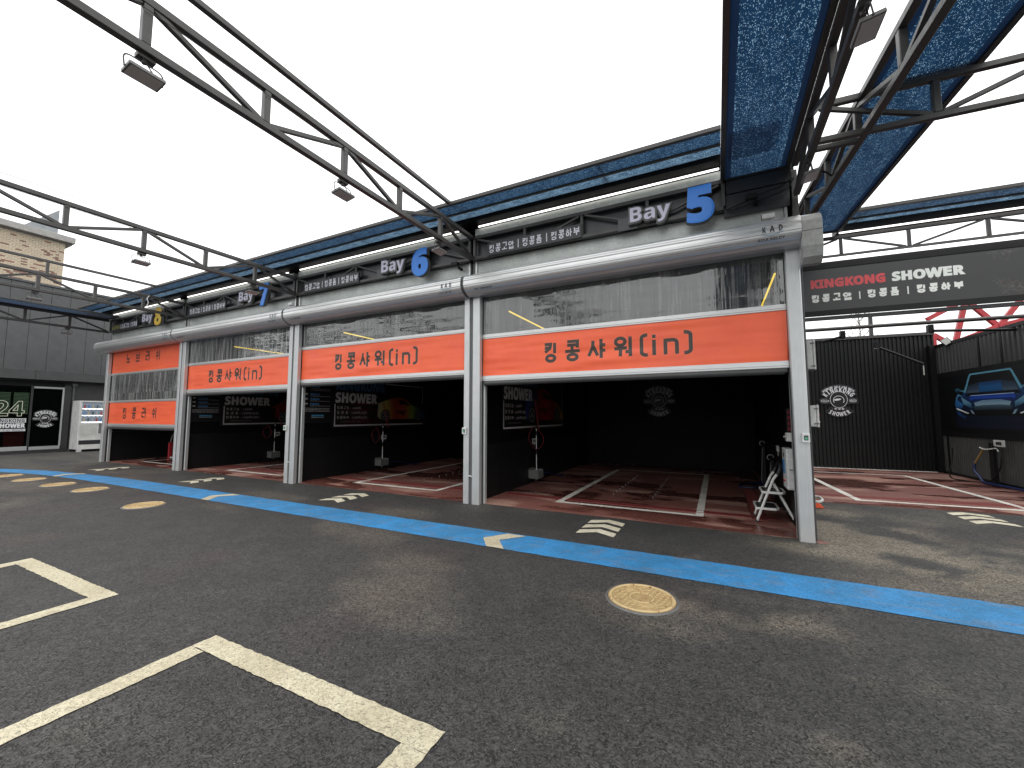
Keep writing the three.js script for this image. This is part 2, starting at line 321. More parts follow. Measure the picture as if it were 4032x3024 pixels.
// parking stalls in the foreground
function stall(x0, x1, label) {
  const t = thing('parking_line', label, 'parking line', [0, 0, 0], 'cream outlines of the parking stalls in the yard'), z0 = 4.622, w = 0.152;
  part(t, 'front_line', paint([[x0, z0], [x1, z0], [x1, z0 + w], [x0, z0 + w]], 0.006, 0.005), M.cream);
  part(t, 'side_line', paint([[x0, z0 + w + 0.003], [x0 + w, z0 + w + 0.003], [x0 + w, 9.6], [x0, 9.6]], 0.006, 0.005), M.cream);
  part(t, 'side_line', paint([[x1 - w, z0 + w + 0.003], [x1, z0 + w + 0.003], [x1, 9.6], [x1 - w, 9.6]], 0.006, 0.005), M.cream);
}
stall(-4.215, -2.175, 'cream parking stall outline closest to the camera');
stall(-7.85, -5.745, 'cream parking stall outline farther along, cut by the picture edge');

// manhole covers
function manhole(x, z, label) {
  const t = thing('manhole_cover', label, 'manhole cover', [x, 0, z], 'ochre painted manhole covers along the blue line');
  const ring = new THREE.LatheGeometry([[0.289, 0.002], [0.290, 0.011], [0.306, 0.009], [0.312, 0.001]].map((a) => new THREE.Vector2(...a)), 48);
  part(t, 'ring', ring, M.lampGrey);
  part(t, 'lid', new THREE.CylinderGeometry(0.286, 0.286, 0.008, 48).translate(0, 0.006, 0), M.ochreDirt);
  const rel = [];
  for (const r of [0.266, 0.1]) rel.push(new THREE.TorusGeometry(r, r > 0.2 ? 0.014 : 0.007, 5, 48).rotateX(Math.PI / 2).scale(1, 0.8, 1).translate(0, 0.011, 0));
  for (let i = -7; i <= 7; i++) for (let j = -7; j <= 7; j++) { const a = i * 0.032, b = j * 0.032, r = Math.hypot(a, b); if (r < 0.24 && (r > 0.125) && (i + j) % 2 === 0 && !(Math.abs(b) > 0.13 && Math.abs(b) < 0.2 && Math.abs(a) < 0.13)) rel.push(bx(a - 0.011, a + 0.011, 0.010, 0.0135, b - 0.007, b + 0.007)); }
  for (const s of [-1, 1]) rel.push(bx(-0.12, 0.12, 0.01, 0.0135, s * 0.17 - 0.028, s * 0.17 - 0.022), bx(-0.12, 0.12, 0.01, 0.0135, s * 0.17 + 0.022, s * 0.17 + 0.028), bx(-0.07, 0.07, 0.01, 0.013, s * 0.17 - 0.01, s * 0.17 + 0.01));
  part(t, 'relief', rel, M.ochre); t.rotation.y = 0.55; return t;
}
M.ochre = (() => { const t = dataTex(512, (x, y) => { const n = fbm(x / 40, y / 40, 71, 4), rust = sm(0.7, 0.78, fbm(x / 22, y / 14, 72, 4)); return [toS(mix(0.56, 0.25, rust) * (0.8 + 0.35 * n)), toS(mix(0.42, 0.09, rust) * (0.8 + 0.35 * n)), toS(mix(0.215, 0.03, rust) * (0.8 + 0.35 * n))]; }, true, 1.6); return mat({ map: t, roughness: 0.6 }); })();
M.ochreDirt = M.ochre.clone(); M.ochreDirt.color = lin(0.7, 0.66, 0.6);
const mh = manhole(-1.54, 2.6, 'ochre manhole cover nearest the camera with worn rusty spots');
['first of the far row before bay seven', 'second of the far row counted from bay six', 'third of the far row counted from bay six', 'fourth of the far row counted from bay six', 'last of the far row where the line curves'].forEach((l, i) =>
  dup(mh, 'ochre manhole cover, ' + l, [[-10.12, -13.1, -14.67, -16.35, -17.87][i], 0, [2.72, 2.48, 2.53, 2.57, 2.6][i]]).rotation.set(0, 0.4 + i, 0));

// ------------------------------------------------------------------ wash bay floors
const floorTex = (() => {
  const n = 1024, col = new Uint8Array(n * n * 4), rg = new Uint8Array(n * n * 4);
  for (let y = 0; y < n; y++) for (let x = 0; x < n; x++) {
    const u = x / n * 8, v = y / n * 8, wet = sm(0.5, 0.56, fbm(u * 0.55 + 2, v * 1.3, 81, 5)), dust = sm(0.5, 0.68, fbm(u * 0.9 + v * 0.4, v * 2.4, 82, 5)), f = 0.85 + 0.3 * vnoise(x / 3, y / 3, 83, 0), mouth = sm(7.15, 7.6, v + 0.5 * (fbm(u * 1.3, v * 2, 84, 3) - 0.5)), k = (1 - 0.52 * wet * (1 - 0.7 * mouth)) * f, i = (y * n + x) * 4;
    col[i] = 255 * toS(mix(0.18, 0.33, dust * (1 - wet)) * k); col[i + 1] = 255 * toS(mix(0.068, 0.19, dust * (1 - wet)) * k); col[i + 2] = 255 * toS(mix(0.054, 0.15, dust * (1 - wet)) * k); col[i + 3] = 255;
    rg[i] = rg[i + 1] = rg[i + 2] = 255 * mix(0.68, 0.22, wet) * (0.9 + 0.1 * f); rg[i + 3] = 255;
  }
  const mk = (d, s) => { const t = new THREE.DataTexture(d, n, n); t.wrapS = t.wrapT = THREE.RepeatWrapping; t.magFilter = THREE.LinearFilter; t.repeat.set(1 / 8, 1 / 8); if (s) t.colorSpace = THREE.SRGBColorSpace; t.needsUpdate = true; return t; };
  return mat({ map: mk(col, true), roughnessMap: mk(rg, false), roughness: 1, bumpMap: asphalt.bump, bumpScale: 0.0012 });
})();
const P = 5.133, BACK = -7.55, XA = -20.3;
{
  const f = struct('bay_floor', bx(XA - 0.12, 0.2, -0.1, 0.004, BACK, -0.14), floorTex); f.userData.label = 'brick red painted concrete floor of the four wash bays, patchy with water'; f.userData.category = 'floor';
  const r = struct('bay_floor', bx(0.14, 7.5, -0.1, 0.004, -6.3, 0.0), floorTex); turned(r); r.userData.label = 'brick red painted floor of the open bay with the car picture'; r.userData.category = 'floor';
}
function rect(t, x0, x1, z0, z1, w) {
  part(t, 'front_line', paint([[x0, z1 - w * 0.92], [x1, z1 - w * 0.92], [x1, z1], [x0, z1]], 0.009, 0.004), M.stallWhite);
  part(t, 'back_line', paint([[x0, z0], [x1, z0], [x1, z0 + w * 0.75], [x0, z0 + w * 0.75]], 0.009, 0.004), M.stallWhite);
  part(t, 'side_line', paint([[x0, z0 + w], [x0 + w, z0 + w], [x0 + w, z1 - w * 0.92], [x0, z1 - w * 0.92]], 0.009, 0.004), M.stallWhite);
  part(t, 'side_line', paint([[x1 - w, z0 + w], [x1, z0 + w], [x1, z1 - w * 0.92], [x1 - w, z1 - w * 0.92]], 0.009, 0.004), M.stallWhite);
}
const BAYS = ['five', 'six', 'seven', 'eight'];
for (let i = 0; i < 4; i++) rect(thing('bay_outline', `white parking box on the red floor inside bay ${BAYS[i]}`, 'bay outline', [-P * i, 0, 0], 'white parking boxes on the wash bay floors'), -3.64, -1.14, -6.05, -0.84 + (i > 1 ? 0.16 : i ? 0.1 : 0), 0.12);
turned((() => { const t = thing('bay_outline', 'white parking box on the red floor of the open bay with the car picture', 'bay outline', [0, 0, 0], 'white parking boxes on the wash bay floors'); rect(t, 1.1, 3.6, -4.95, -0.4, 0.12); return t; })());
M.grate = mat({ color: lin(0.24, 0.05, 0.045), roughness: 0.5, map: grainMap });
function grate(x0, x1, z0, z1, alongX, label, white = []) {
  const t = thing('drain_grate', label, 'drain grate', [0, 0, 0], 'red slotted drain grates in the bay floors'), g = [], wg = [], fr = [bx(x0, x1, 0.003, 0.012, z0, z0 + 0.015), bx(x0, x1, 0.003, 0.012, z1 - 0.015, z1)];
  part(t, 'trough', bx(x0 + 0.002, x1 - 0.002, 0.002, 0.0055, z0 + 0.004, z1 - 0.004), M.black);
  const L = alongX ? x1 - x0 : z1 - z0, n = Math.round(L / 0.035);
  for (let k = 0; k < n; k++) { const a = (k + 0.5) / n * L; (white.some(([p, q]) => x0 + a > p && x0 + a < q) ? wg : g).push(alongX ? bx(x0 + a - 0.0145, x0 + a + 0.0145, 0.0045, 0.0115, z0 + 0.016, z1 - 0.016) : bx(x0 + 0.016, x1 - 0.016, 0.0045, 0.0115, z0 + a - 0.0145, z0 + a + 0.0145)); }
  for (const q of fr) part(t, 'frame', q, M.grate); part(t, 'bars', g, M.grate).userData.kind = 'stuff'; if (wg.length) part(t, 'painted_bars', wg, M.stallWhite).userData.kind = 'stuff'; return t;
}
for (let i = 0; i < 3; i++) grate(-P * i - 4.85, -P * i - 0.1, -1.3, -1.1, true, `red slotted drain grate across the mouth of bay ${BAYS[i]}`, [[-P * i - 3.64, -P * i - 3.52], [-P * i - 1.26, -P * i - 1.14]]);
grate(-0.46, -0.24, -4.4, -1.0, false, 'red slotted drain grate running back along the ladder side of bay five');
turned(grate(0.4, 4.6, -0.98, -0.78, true, 'red slotted drain grate across the open bay with the car picture', [[1.1, 1.22], [3.48, 3.6]]));
{
  let proto;
  const spot = (x, z, i) => { if (!proto) { proto = thing('spray_nozzle', '', 'spray nozzle', [x, 0, z]); part(proto, 'stem', rod([0, 0, 0], [0, 0.026, 0], 0.007, 8), M.greyPlastic); part(proto, 'tip', rod([0, 0.026, 0], [0, 0.038, 0], 0.009, 8, 0.006), M.capGrey); }
    else proto = dup(proto, '', [x, 0, z]); proto.userData.label = `small metal spray nozzle standing in the twin rows on the floor of bay ${BAYS[i]}`; proto.userData.group = `floor spray nozzles of bay ${BAYS[i]}`; };
  for (let i = 0; i < 2; i++) for (const x of [-2.83, -2.065]) for (let k = 0; k < 10; k++) spot(x - i * 4.64 , -2.03 - k * 0.31 + (i ? 0.22 : 0), i);
}

// ------------------------------------------------------------------ the building with four bays
const LT = -4.945, RL = 0.165;       // one bay, measured from the door side nearest the camera
{
  const b = thing('car_wash_building', 'long black car wash building with four numbered bays behind roller doors', 'building');
  const wall = (x0, x1) => { part(b, 'wall', bx(x0, x1, 1.055, 5.2, BACK, -0.22), M.wallBlack); part(b, 'wall_base', bx(x0 - 0.012, x1 + 0.012, 0, 1.05, BACK, -0.22), M.black); };
  wall(0.075, 0.19); for (let i = 1; i < 4; i++) wall(-P * i + 0.05, -P * i + 0.19); wall(XA - 0.06, XA + 0.06);
  part(b, 'back_wall', bx(XA - 0.06, 0.19, 0, 5.2, BACK - 0.15, BACK), M.wallBlack);
  part(b, 'roof', bx(XA - 0.1, 0.21, 5.215, 5.3, BACK - 0.2, -0.16), M.black);
  for (let i = 0; i < 4; i++) {
    const x0 = i < 3 ? -P * i + LT - 0.05 : XA - 0.02, x1 = -P * i + 0.09 ;
    part(b, 'header_panel', bx(x0 + 0.09, x1 - 0.06, 4.17, 4.56, -0.16, -0.12), M.header);
    part(b, 'header_edge', bx(x1 - 0.055, x1 - 0.02, 4.05, 4.56, -0.17, -0.09), M.alu); part(b, 'header_edge', bx(x0 + 0.05, x0 + 0.085, 4.05, 4.56, -0.17, -0.09), M.alu);
    part(b, 'sign_recess', bx(x0 + 0.06, x1 - 0.03, 4.565, 5.0, -0.16, -0.10), M.signDark);
    part(b, 'sign_recess_rail', [bx(x0 + 0.06, x1 - 0.03, 4.93, 4.955, -0.098, -0.085), bx(x0 + 0.06, x1 - 0.03, 4.66, 4.675, -0.098, -0.085)], M.signDark);
    part(b, 'upper_strip', bx(x0 + 0.08, i ? x1 - 0.05 : -0.72, 5.035, 5.165, -0.13, -0.02), M.header);
  }
  part(b, 'fascia_beam', bx(XA - 0.1, -0.70, 5.225, 5.40, -0.155, 0.19), M.wallBlack);
  part(b, 'end_panel', bx(-0.66, 0.12, 4.80, 4.985, -0.06, -0.03), M.signDark);
  part(b, 'end_board', bx(-0.70, 0.10, 4.47, 4.79, -0.08, -0.05), M.signDark);
  for (let i = 0; i < 5; i++) { const x = i < 4 ? -P * i + 0.165 : XA; part(b, 'column', bar([x, 0, -0.13], [x, 4.98, -0.13], 0.075), M.steel); }
}
// ------------------------------------------------------------------ roller doors
const curtainBump = dataTex(1024, (x, y) => {
  const run = vnoise(x / 6, y / 220, 91, 0), run2 = vnoise(x / 14, y / 400, 92, 0), wav = fbm(x / 230, y / 46, 93, 2), h = 0.05 * run + 0.07 * run2 + 0.88 * wav; return [h, h, h];
}, false, 0.42);
const curtainRough = dataTex(1024, (x, y) => { const s = sm(0.5, 0.8, vnoise(x / 5, y / 180, 94, 0) * 0.6 + 0.4 * vnoise(x / 40, y / 400, 95, 0)); const v = 0.03 + 0.2 * s; return [v, v, v]; }, false, 0.42);
const curtainFilm = dataTex(1024, (x, y) => { const run = sm(0.56, 0.8, vnoise(x / 4, y / 260, 97, 0) * 0.65 + 0.35 * vnoise(x / 30, y / 200, 98, 0)) * (0.5 + 0.5 * vnoise(x / 60, y / 60, 99, 0)), v = 0.93 - 0.2 * run; return [v, v, v]; }, false, 0.42);
M.pvc = phys({ transmissionMap: curtainFilm, color: lin(0.55, 0.55, 0.54), transmission: 1, thickness: 0, roughness: 1, roughnessMap: curtainRough, ior: 1.95, bumpMap: curtainBump, bumpScale: 0.006 });
M.pvcStreak = M.pvc.clone(); M.pvcStreak.transmissionMap = dataTex(1024, (x, y) => { const run = sm(0.36, 0.8, vnoise(x / 7, y / 330, 197, 0) * 0.55 + 0.25 * vnoise(x / 40, y / 200, 198, 0) + 0.2 * vnoise(x / 3, y / 120, 196, 0)), v = 0.9 - 0.42 * run; return [v, v, v]; }, false, 0.42);
function orangeMat(w, h, draw) {
  const k = 2048 / w, c = canvas(2048, Math.round(h * k)), ctx = c.getContext('2d');
  ctx.fillStyle = '#f2663b'; ctx.fillRect(0, 0, c.width, c.height);
  for (let i = 0; i < 160; i++) { ctx.fillStyle = `rgba(${rnd() > 0.5 ? '255,120,80' : '190,70,40'},0.02)`; ctx.beginPath(); ctx.ellipse(rnd() * 2048, rnd() * c.height, 60 + rnd() * 220, 20 + rnd() * 60, rnd() * 3, 0, 7); ctx.fill(); }
  draw(ctx, k, c);
  return mat({ map: tex(c, true), roughness: 0.42, bumpMap: foldBump, bumpScale: 0.03 });
}
const foldBump = dataTex(256, (x, y) => { const v = fbm(x / 60, y / 60, 96, 2); return [v, v, v]; }, false, 1);
const DK = '#3a302a';
function showerText(ctx, k, X, Y, W, H) {        // X, Y, W, H in pixels
  ctx.strokeStyle = ctx.fillStyle = DK; const lw = H * 0.15, hy = Y, hh = H;
  for (const pass of [0, 1]) {
    ctx.strokeStyle = ctx.fillStyle = pass ? DK : '#f58a68'; const e = pass ? 0 : 3;
    [['킹', 0, 0.118], ['콩', 0.158, 0.135], ['샤', 0.325, 0.145], ['워', 0.507, 0.145]].forEach(([c, a, w]) => stroke(ctx, syllable(c), X + a * W + lw / 2, hy + lw / 2, w * W - lw, hh - lw, lw + e));
    ctx.lineWidth = lw + e; ctx.lineCap = 'butt'; ctx.lineJoin = 'miter';
    const br = (a, b) => { ctx.beginPath(); ctx.moveTo(X + b * W, Y + lw / 2); ctx.quadraticCurveTo(X + a * W, Y + lw / 2, X + a * W, Y + H * 0.22); ctx.lineTo(X + a * W, Y + H * 0.78); ctx.quadraticCurveTo(X + a * W, Y + H - lw / 2, X + b * W, Y + H - lw / 2); ctx.stroke(); };
    br(0.695, 0.733); br(0.99, 0.952);
    ctx.beginPath(); ctx.moveTo(X + 0.773 * W, Y + H * 0.3); ctx.lineTo(X + 0.773 * W, Y + H * 0.95); ctx.stroke();
    ctx.fillRect(X + 0.773 * W - lw / 2 - e / 2, Y + H * 0.08 - e / 2, lw + e, lw + e);
    ctx.beginPath(); ctx.moveTo(X + 0.842 * W, Y + H * 0.95); ctx.lineTo(X + 0.842 * W, Y + H * 0.3); ctx.moveTo(X + 0.842 * W, Y + H * 0.36); ctx.lineTo(X + 0.885 * W, Y + H * 0.36); ctx.quadraticCurveTo(X + 0.91 * W, Y + H * 0.36, X + 0.91 * W, Y + H * 0.52); ctx.lineTo(X + 0.91 * W, Y + H * 0.95); ctx.stroke();
  }
}
const wideText = (s) => (ctx, k, X, Y, W, H) => { ctx.strokeStyle = DK; const lw = H * 0.13; [...s].forEach((c, i) => stroke(ctx, syllable(c), X + i * W * 0.288 + lw / 2, Y + lw / 2, W * 0.136 - lw, H - lw, lw)); };
const labelMat = (w, h, px, draw) => { const c = canvas(px, Math.round(px * h / w)), x = c.getContext('2d'); x.clearRect(0, 0, c.width, c.height); draw(x, c.width, c.height); return mat({ map: tex(c, true), transparent: true, roughness: 0.6 }); };
const kadMat = labelMat(0.3, 0.2, 256, (c, w, h) => { c.fillStyle = '#26292b'; fat(c, 'K', w * 0.2, h * 0.02, w * 0.14, h * 0.38); fat(c, 'A', w * 0.47, h * 0.02, w * 0.16, h * 0.38); fat(c, 'D', w * 0.76, h * 0.02, w * 0.15, h * 0.38); c.strokeStyle = '#4f93b5'; c.lineWidth = 5; c.beginPath(); c.moveTo(w * 0.22, h * 0.5); c.quadraticCurveTo(w * 0.6, h * 0.64, w * 0.92, h * 0.44); c.stroke(); fat(c, 'ASSA ABLOY', w * 0.04, h * 0.74, w * 0.92, h * 0.17); });
const telMat = labelMat(0.36, 0.06, 256, (c, w, h) => { c.fillStyle = '#2b2d2e'; fat(c, 'Tel. 1566-8219', 4, h * 0.2, w - 8, h * 0.6); });
function housing(x0, x1) {                         // fluted aluminium box that holds the rolled curtain
  const pr = [[-0.12, 3.84], [-0.12, 4.2], [0.10, 4.215], [0.19, 4.20]];
  for (let k = 0; k <= 10; k++) { const a = Math.PI * (0.46 - k / 10 * 0.5), fl = k % 3 === 1 ? -0.004 : 0; pr.push([0.165 + (0.135 + fl) * Math.cos(a), 4.075 + (0.125 + fl) * Math.sin(a)]); }
  pr.push([0.302, 4.02], [0.300, 3.985], [0.292, 3.98], [0.288, 3.955], [0.278, 3.93], [0.268, 3.926], [0.255, 3.905], [0.222, 3.875], [0.205, 3.87], [0.16, 3.838], [0.09, 3.82]);
  const s = new THREE.Shape(pr.map(([z, y]) => new THREE.Vector2(-z, y)));
  return new THREE.ExtrudeGeometry(s, { depth: x1 - x0, bevelEnabled: false, steps: 1 }).rotateY(Math.PI / 2).translate(x0, 0, 0);
}
function railGeo(x0, x1, y1, depth = 0.095) {       // fluted upright
  const w = x1 - x0, pr = [[0, -depth], [0, -0.012], [0.012, 0]], n = 3;
  for (let k = 1; k <= n; k++) { const c = 0.012 + (w - 0.024) * k / (n + 1); pr.push([c - 0.004, 0], [c - 0.002, -0.0016], [c + 0.002, -0.0016], [c + 0.004, 0]); }
  pr.push([w - 0.012, 0], [w, -0.012], [w, -depth]);
  return new THREE.ExtrudeGeometry(new THREE.Shape(pr.map(([x, z]) => new THREE.Vector2(x, -z))), { depth: y1, bevelEnabled: false }).rotateX(-Math.PI / 2).translate(x0, 0, 0);
}
const panels = [
  { y: [2.25, 2.345, 3.04, 3.125], txt: [-3.575, -1.18, 2.515, 2.885] },
  { y: [2.39, 2.48, 3.2, 3.275], txt: [-8.8, -6.34, 2.655, 3.04] },
  { y: [2.28, 2.385, 3.09, 3.17], txt: [-13.99, -11.48, 2.545, 2.925] },
  { y: [1.24, 1.338, 2.063, 2.135], txt: [-19.12, -16.78, 1.50, 1.89] },
];
function curtainStrip(x0, x1, y0, y1, z) { const g = new THREE.PlaneGeometry(x1 - x0, y1 - y0, 24, 4).translate((x0 + x1) / 2, (y0 + y1) / 2, z); return g; }
for (let i = 0; i < 4; i++) {
  const X = -P * i, d = panels[i], rx0 = X, rx1 = X + (i ? 0.118 : RL), lx1 = i < 3 ? X - 4.787 : XA + 0.158, lx0 = i < 3 ? X + LT : XA;
  const t = thing('roller_door', ['roller door of bay five, rolled up halfway, widest in view', 'roller door of bay six, rolled up highest of the four', 'roller door of bay seven, between bays six and eight', 'roller door of bay eight, lowered most with two orange bands'][i], 'roller door', [0, 0, 0], 'aluminium roller doors with orange bands');
  part(t, 'rail', railGeo(lx0, lx1, 3.85), M.alu); part(t, 'rail', railGeo(rx0, rx1, 3.85), M.alu);
  part(t, 'inner_rail', [railGeo(lx0 + 0.03, lx1 + 0.035, 3.8, 0.08).translate(0, 0, -0.14)], M.alu); part(t, 'inner_rail', [railGeo(rx0 - 0.003, rx1 - 0.03, 3.8, 0.08).translate(0, 0, -0.14)], M.alu);
  part(t, 'rail_seal', [bx(lx0 + 0.02, lx1 + 0.004, 0.01, 3.8, -0.139, -0.097), bx(rx0 - 0.004, rx1 - 0.02, 0.01, 3.8, -0.139, -0.097)], M.rubber);
  const hx0 = i < 3 ? X + LT - 0.02 : XA - 0.16, hx1 = X + (i ? 0.10 : 0.155);
  part(t, 'housing', housing(hx0, hx1), M.aluH);
  if (i < 3 ) part(t, 'housing_collar', housing(hx0 - 0.018, hx0 - 0.001).scale(1, 1, 1), M.aluDark); else part(t, 'end_cap', housing(hx0 - 0.05, hx0 - 0.001), M.capGrey);
  const cx0 = lx1 + 0.002, cx1 = rx0 - 0.002, [b0, b1, o1, b2] = d.y, z = -0.118, bars = [];
  const tx = d.txt;
  const om = orangeMat(cx1 - cx0, o1 - b1, (ctx, k, c) => (i < 3 ? showerText : wideText('킹콩러쉬'))(ctx, k, (tx[0] - cx0) * k, (o1 - tx[3]) * k, (tx[1] - tx[0]) * k, (tx[3] - tx[2]) * k));
  part(t, 'orange_band', curtainStrip(cx0, cx1, b1, o1, z), om, true);
  const barG = (y0, y1) => [rb(cx0, cx1, y0, y1, z - 0.018, z + 0.012, 0.004), rb(cx0, cx1, mix(y0, y1, 0.28), mix(y0, y1, 0.72), z + 0.008, z + 0.02, 0.004)];
  part(t, 'cross_bar', barG(o1, b2), M.aluH); part(t, 'cross_bar', barG(b0, b1), M.aluH);
  part(t, 'bottom_seal', [rod([cx0 + 0.05, b0 - 0.045, z], [cx1 - 0.05, b0 - 0.045, z], 0.047, 14), bx(cx0 + 0.02, cx1 - 0.02, b0 - 0.06, b0, z - 0.012, z + 0.012)], M.rubberGrey ??= mat({ color: lin(0.06, 0.06, 0.058), roughness: 0.38, map: grainMap }));
  if (i < 3) part(t, 'window_strip', curtainStrip(cx0, cx1, b2, 3.9, z), i > 1 ? M.pvcStreak : M.pvc);
  else {
    part(t, 'window_strip', curtainStrip(cx0, cx1, b2, 3.022, z), M.pvcStreak);
    part(t, 'cross_bar', barG(3.022, 3.097), M.aluH);
    part(t, 'orange_band', curtainStrip(cx0, cx1, 3.097, 3.9, z), orangeMat(cx1 - cx0, 0.803, (ctx, k) => wideText('노브러쉬')(ctx, k, (-19.12 - cx0) * k, (3.9 - 3.76) * k, 2.33 * k, 0.375 * k)), true);
    part(t, 'handle_block', rb(cx1 - 0.12, cx1 + 0.01, 1.25, 1.36, z + 0.005, z + 0.06), M.white);
  }
  part(t, 'maker_mark', planeZ(hx1 - 0.50, hx1 - 0.17, 3.865, 4.085, 0.3065).rotateX(0).translate(0, 0, 0), kadMat, true);
  if (i < 3) part(t, 'phone_mark', planeZ(hx0 + 0.2, hx0 + 0.58, 3.868, 3.925, 0.0).rotateX(0.55).translate(0, 3.8965 - 3.8965 * Math.cos(0.55), 0.252 - 3.8965 * Math.sin(0.55)), telMat, true);
  if (i === 0) {
    part(t, 'motor_cover', new THREE.ExtrudeGeometry(new THREE.Shape([[0.02, 3.57], [-0.03, 4.17], [0.17, 4.19], [0.24, 4.15], [0.275, 4.08], [0.28, 3.75], [0.24, 3.62], [0.15, 3.56]].map(([z, y]) => new THREE.Vector2(-z, y))), { depth: 0.2, bevelEnabled: true, bevelSize: 0.008, bevelThickness: 0.008, bevelSegments: 2 }).rotateY(Math.PI / 2).translate(0.165, 0, 0), M.capGrey);
    part(t, 'motor_cover_joint', bx(0.155, 0.376, 3.945, 3.951, 0.02, 0.2895), M.aluDark);
    part(t, 'rail_gusset', new THREE.ExtrudeGeometry(new THREE.Shape([[0.0, 3.55], [0.0, 3.86], [0.26, 3.86], [0.25, 3.74], [0.2, 3.66], [0.11, 3.6], [0.05, 3.53]].map(([z, y]) => new THREE.Vector2(-z, y))), { depth: 0.012, bevelEnabled: false }).rotateY(Math.PI / 2).translate(0.151, 0, 0), M.alu);
  }
}
// channel, pipe and clip between neighbouring doors
for (let i = 1; i < 4; i++) {
  const x = -P * i + 0.152, t = thing('cable_duct', `dark grey cable duct between the rails of bays ${BAYS[i - 1]} and ${BAYS[i]}`, 'cable duct', [x, 0, 0], 'cable ducts between door rails');
  part(t, 'cover', railGeo(-0.034, 0.034, 3.95, 0.05).translate(0, 0, -0.028), M.aluDark);
  part(t, 'elbow', [tube([[-0.035, 0.5, -0.01], [0.02, 0.502, 0.0], [0.035, 0.49, -0.012]], 0.011, 16, 8)], M.white);
}
function switchBox(x, y, label) {
  const t = thing('door_switch', label, 'switch', [x, y, 0], 'door switches on the rails');
  part(t, 'case', rb(-0.042, 0.042, -0.06, 0.06, 0.001, 0.045, 0.006), M.white); part(t, 'plate', bx(-0.023, 0.023, -0.03, 0.032, 0.0455, 0.048), M.signDark);
  part(t, 'button', rod([0, -0.006, 0.048], [0, -0.006, 0.058], 0.017, 16), M.green); return t;
}
switchBox(0.118, 1.32, 'white door switch with green button on the end rail of bay five');
switchBox(-5.09, 1.326, 'white door switch with green button between bays five and six');
switchBox(-10.24, 1.316, 'white door switch between bays six and seven');
// red paint flap and small clutter at the end post
solo('paint_patch', 'red painted concrete corner showing at the foot of the end post', 'paint patch', paint([[0.16, -0.16], [0.24, -0.18], [0.33, -0.02], [0.2, 0.0]], 0.006, 0.006), floorTex);

// ------------------------------------------------------------------ sign band over the doors
const word = (s, size, depth, o = {}) => { const g = new TextGeometry(s, { font, size, depth, curveSegments: 8, bevelEnabled: false, ...o }); g.computeBoundingBox(); return g; };
function fit(g, x0, x1, y0, y1, z) { g.computeBoundingBox(); const b = g.boundingBox; return g.translate(-b.min.x, -b.min.y, 0).scale((x1 - x0) / (b.max.x - b.min.x), (y1 - y0) / (b.max.y - b.min.y), 1).translate(x0, y0, z); }
M.lilac = mat({ color: lin(0.56, 0.54, 0.66), roughness: 0.4 });
M.blueFace = mat({ color: lin(0.018, 0.2, 0.7), roughness: 0.38 });
M.yellowFace = mat({ color: lin(0.62, 0.4, 0.03), roughness: 0.38 });
M.letterEdge = mat({ color: lin(0.1, 0.1, 0.098), roughness: 0.5 });
const signs = [
  { X: [-4.60, -2.80], wd: [-2.0, -1.41, 4.53, 4.83], n: [-1.19, -0.82, 4.39, 4.94], txt: [['킹콩고압 | 킹콩폼 | 킹콩하부', '#d5d2dc']] },
  { X: [-9.72, -7.90], wd: [-7.165, -6.545, 4.55, 4.88], n: [-6.335, -5.92, 4.40, 4.97], txt: [['킹콩고압 | 킹콩폼 | 킹콩하부', '#d5d2dc']] },
  { X: [-14.86, -13.0], wd: [-12.26, -11.64, 4.58, 4.9], n: [-11.36, -10.99, 4.42, 5.0], txt: [['킹콩고압 | 킹콩폼 | 킹콩하부', '#d5d2dc']] },
  { X: [-19.93, -18.05], wd: [-17.56, -16.92, 4.58, 4.9], n: [-16.74, -16.32, 4.45, 5.02], txt: [['노브러쉬 ', '#a8a126'], ['| 킹콩고압 | 킹콩폼', '#d5d2dc']] },
];
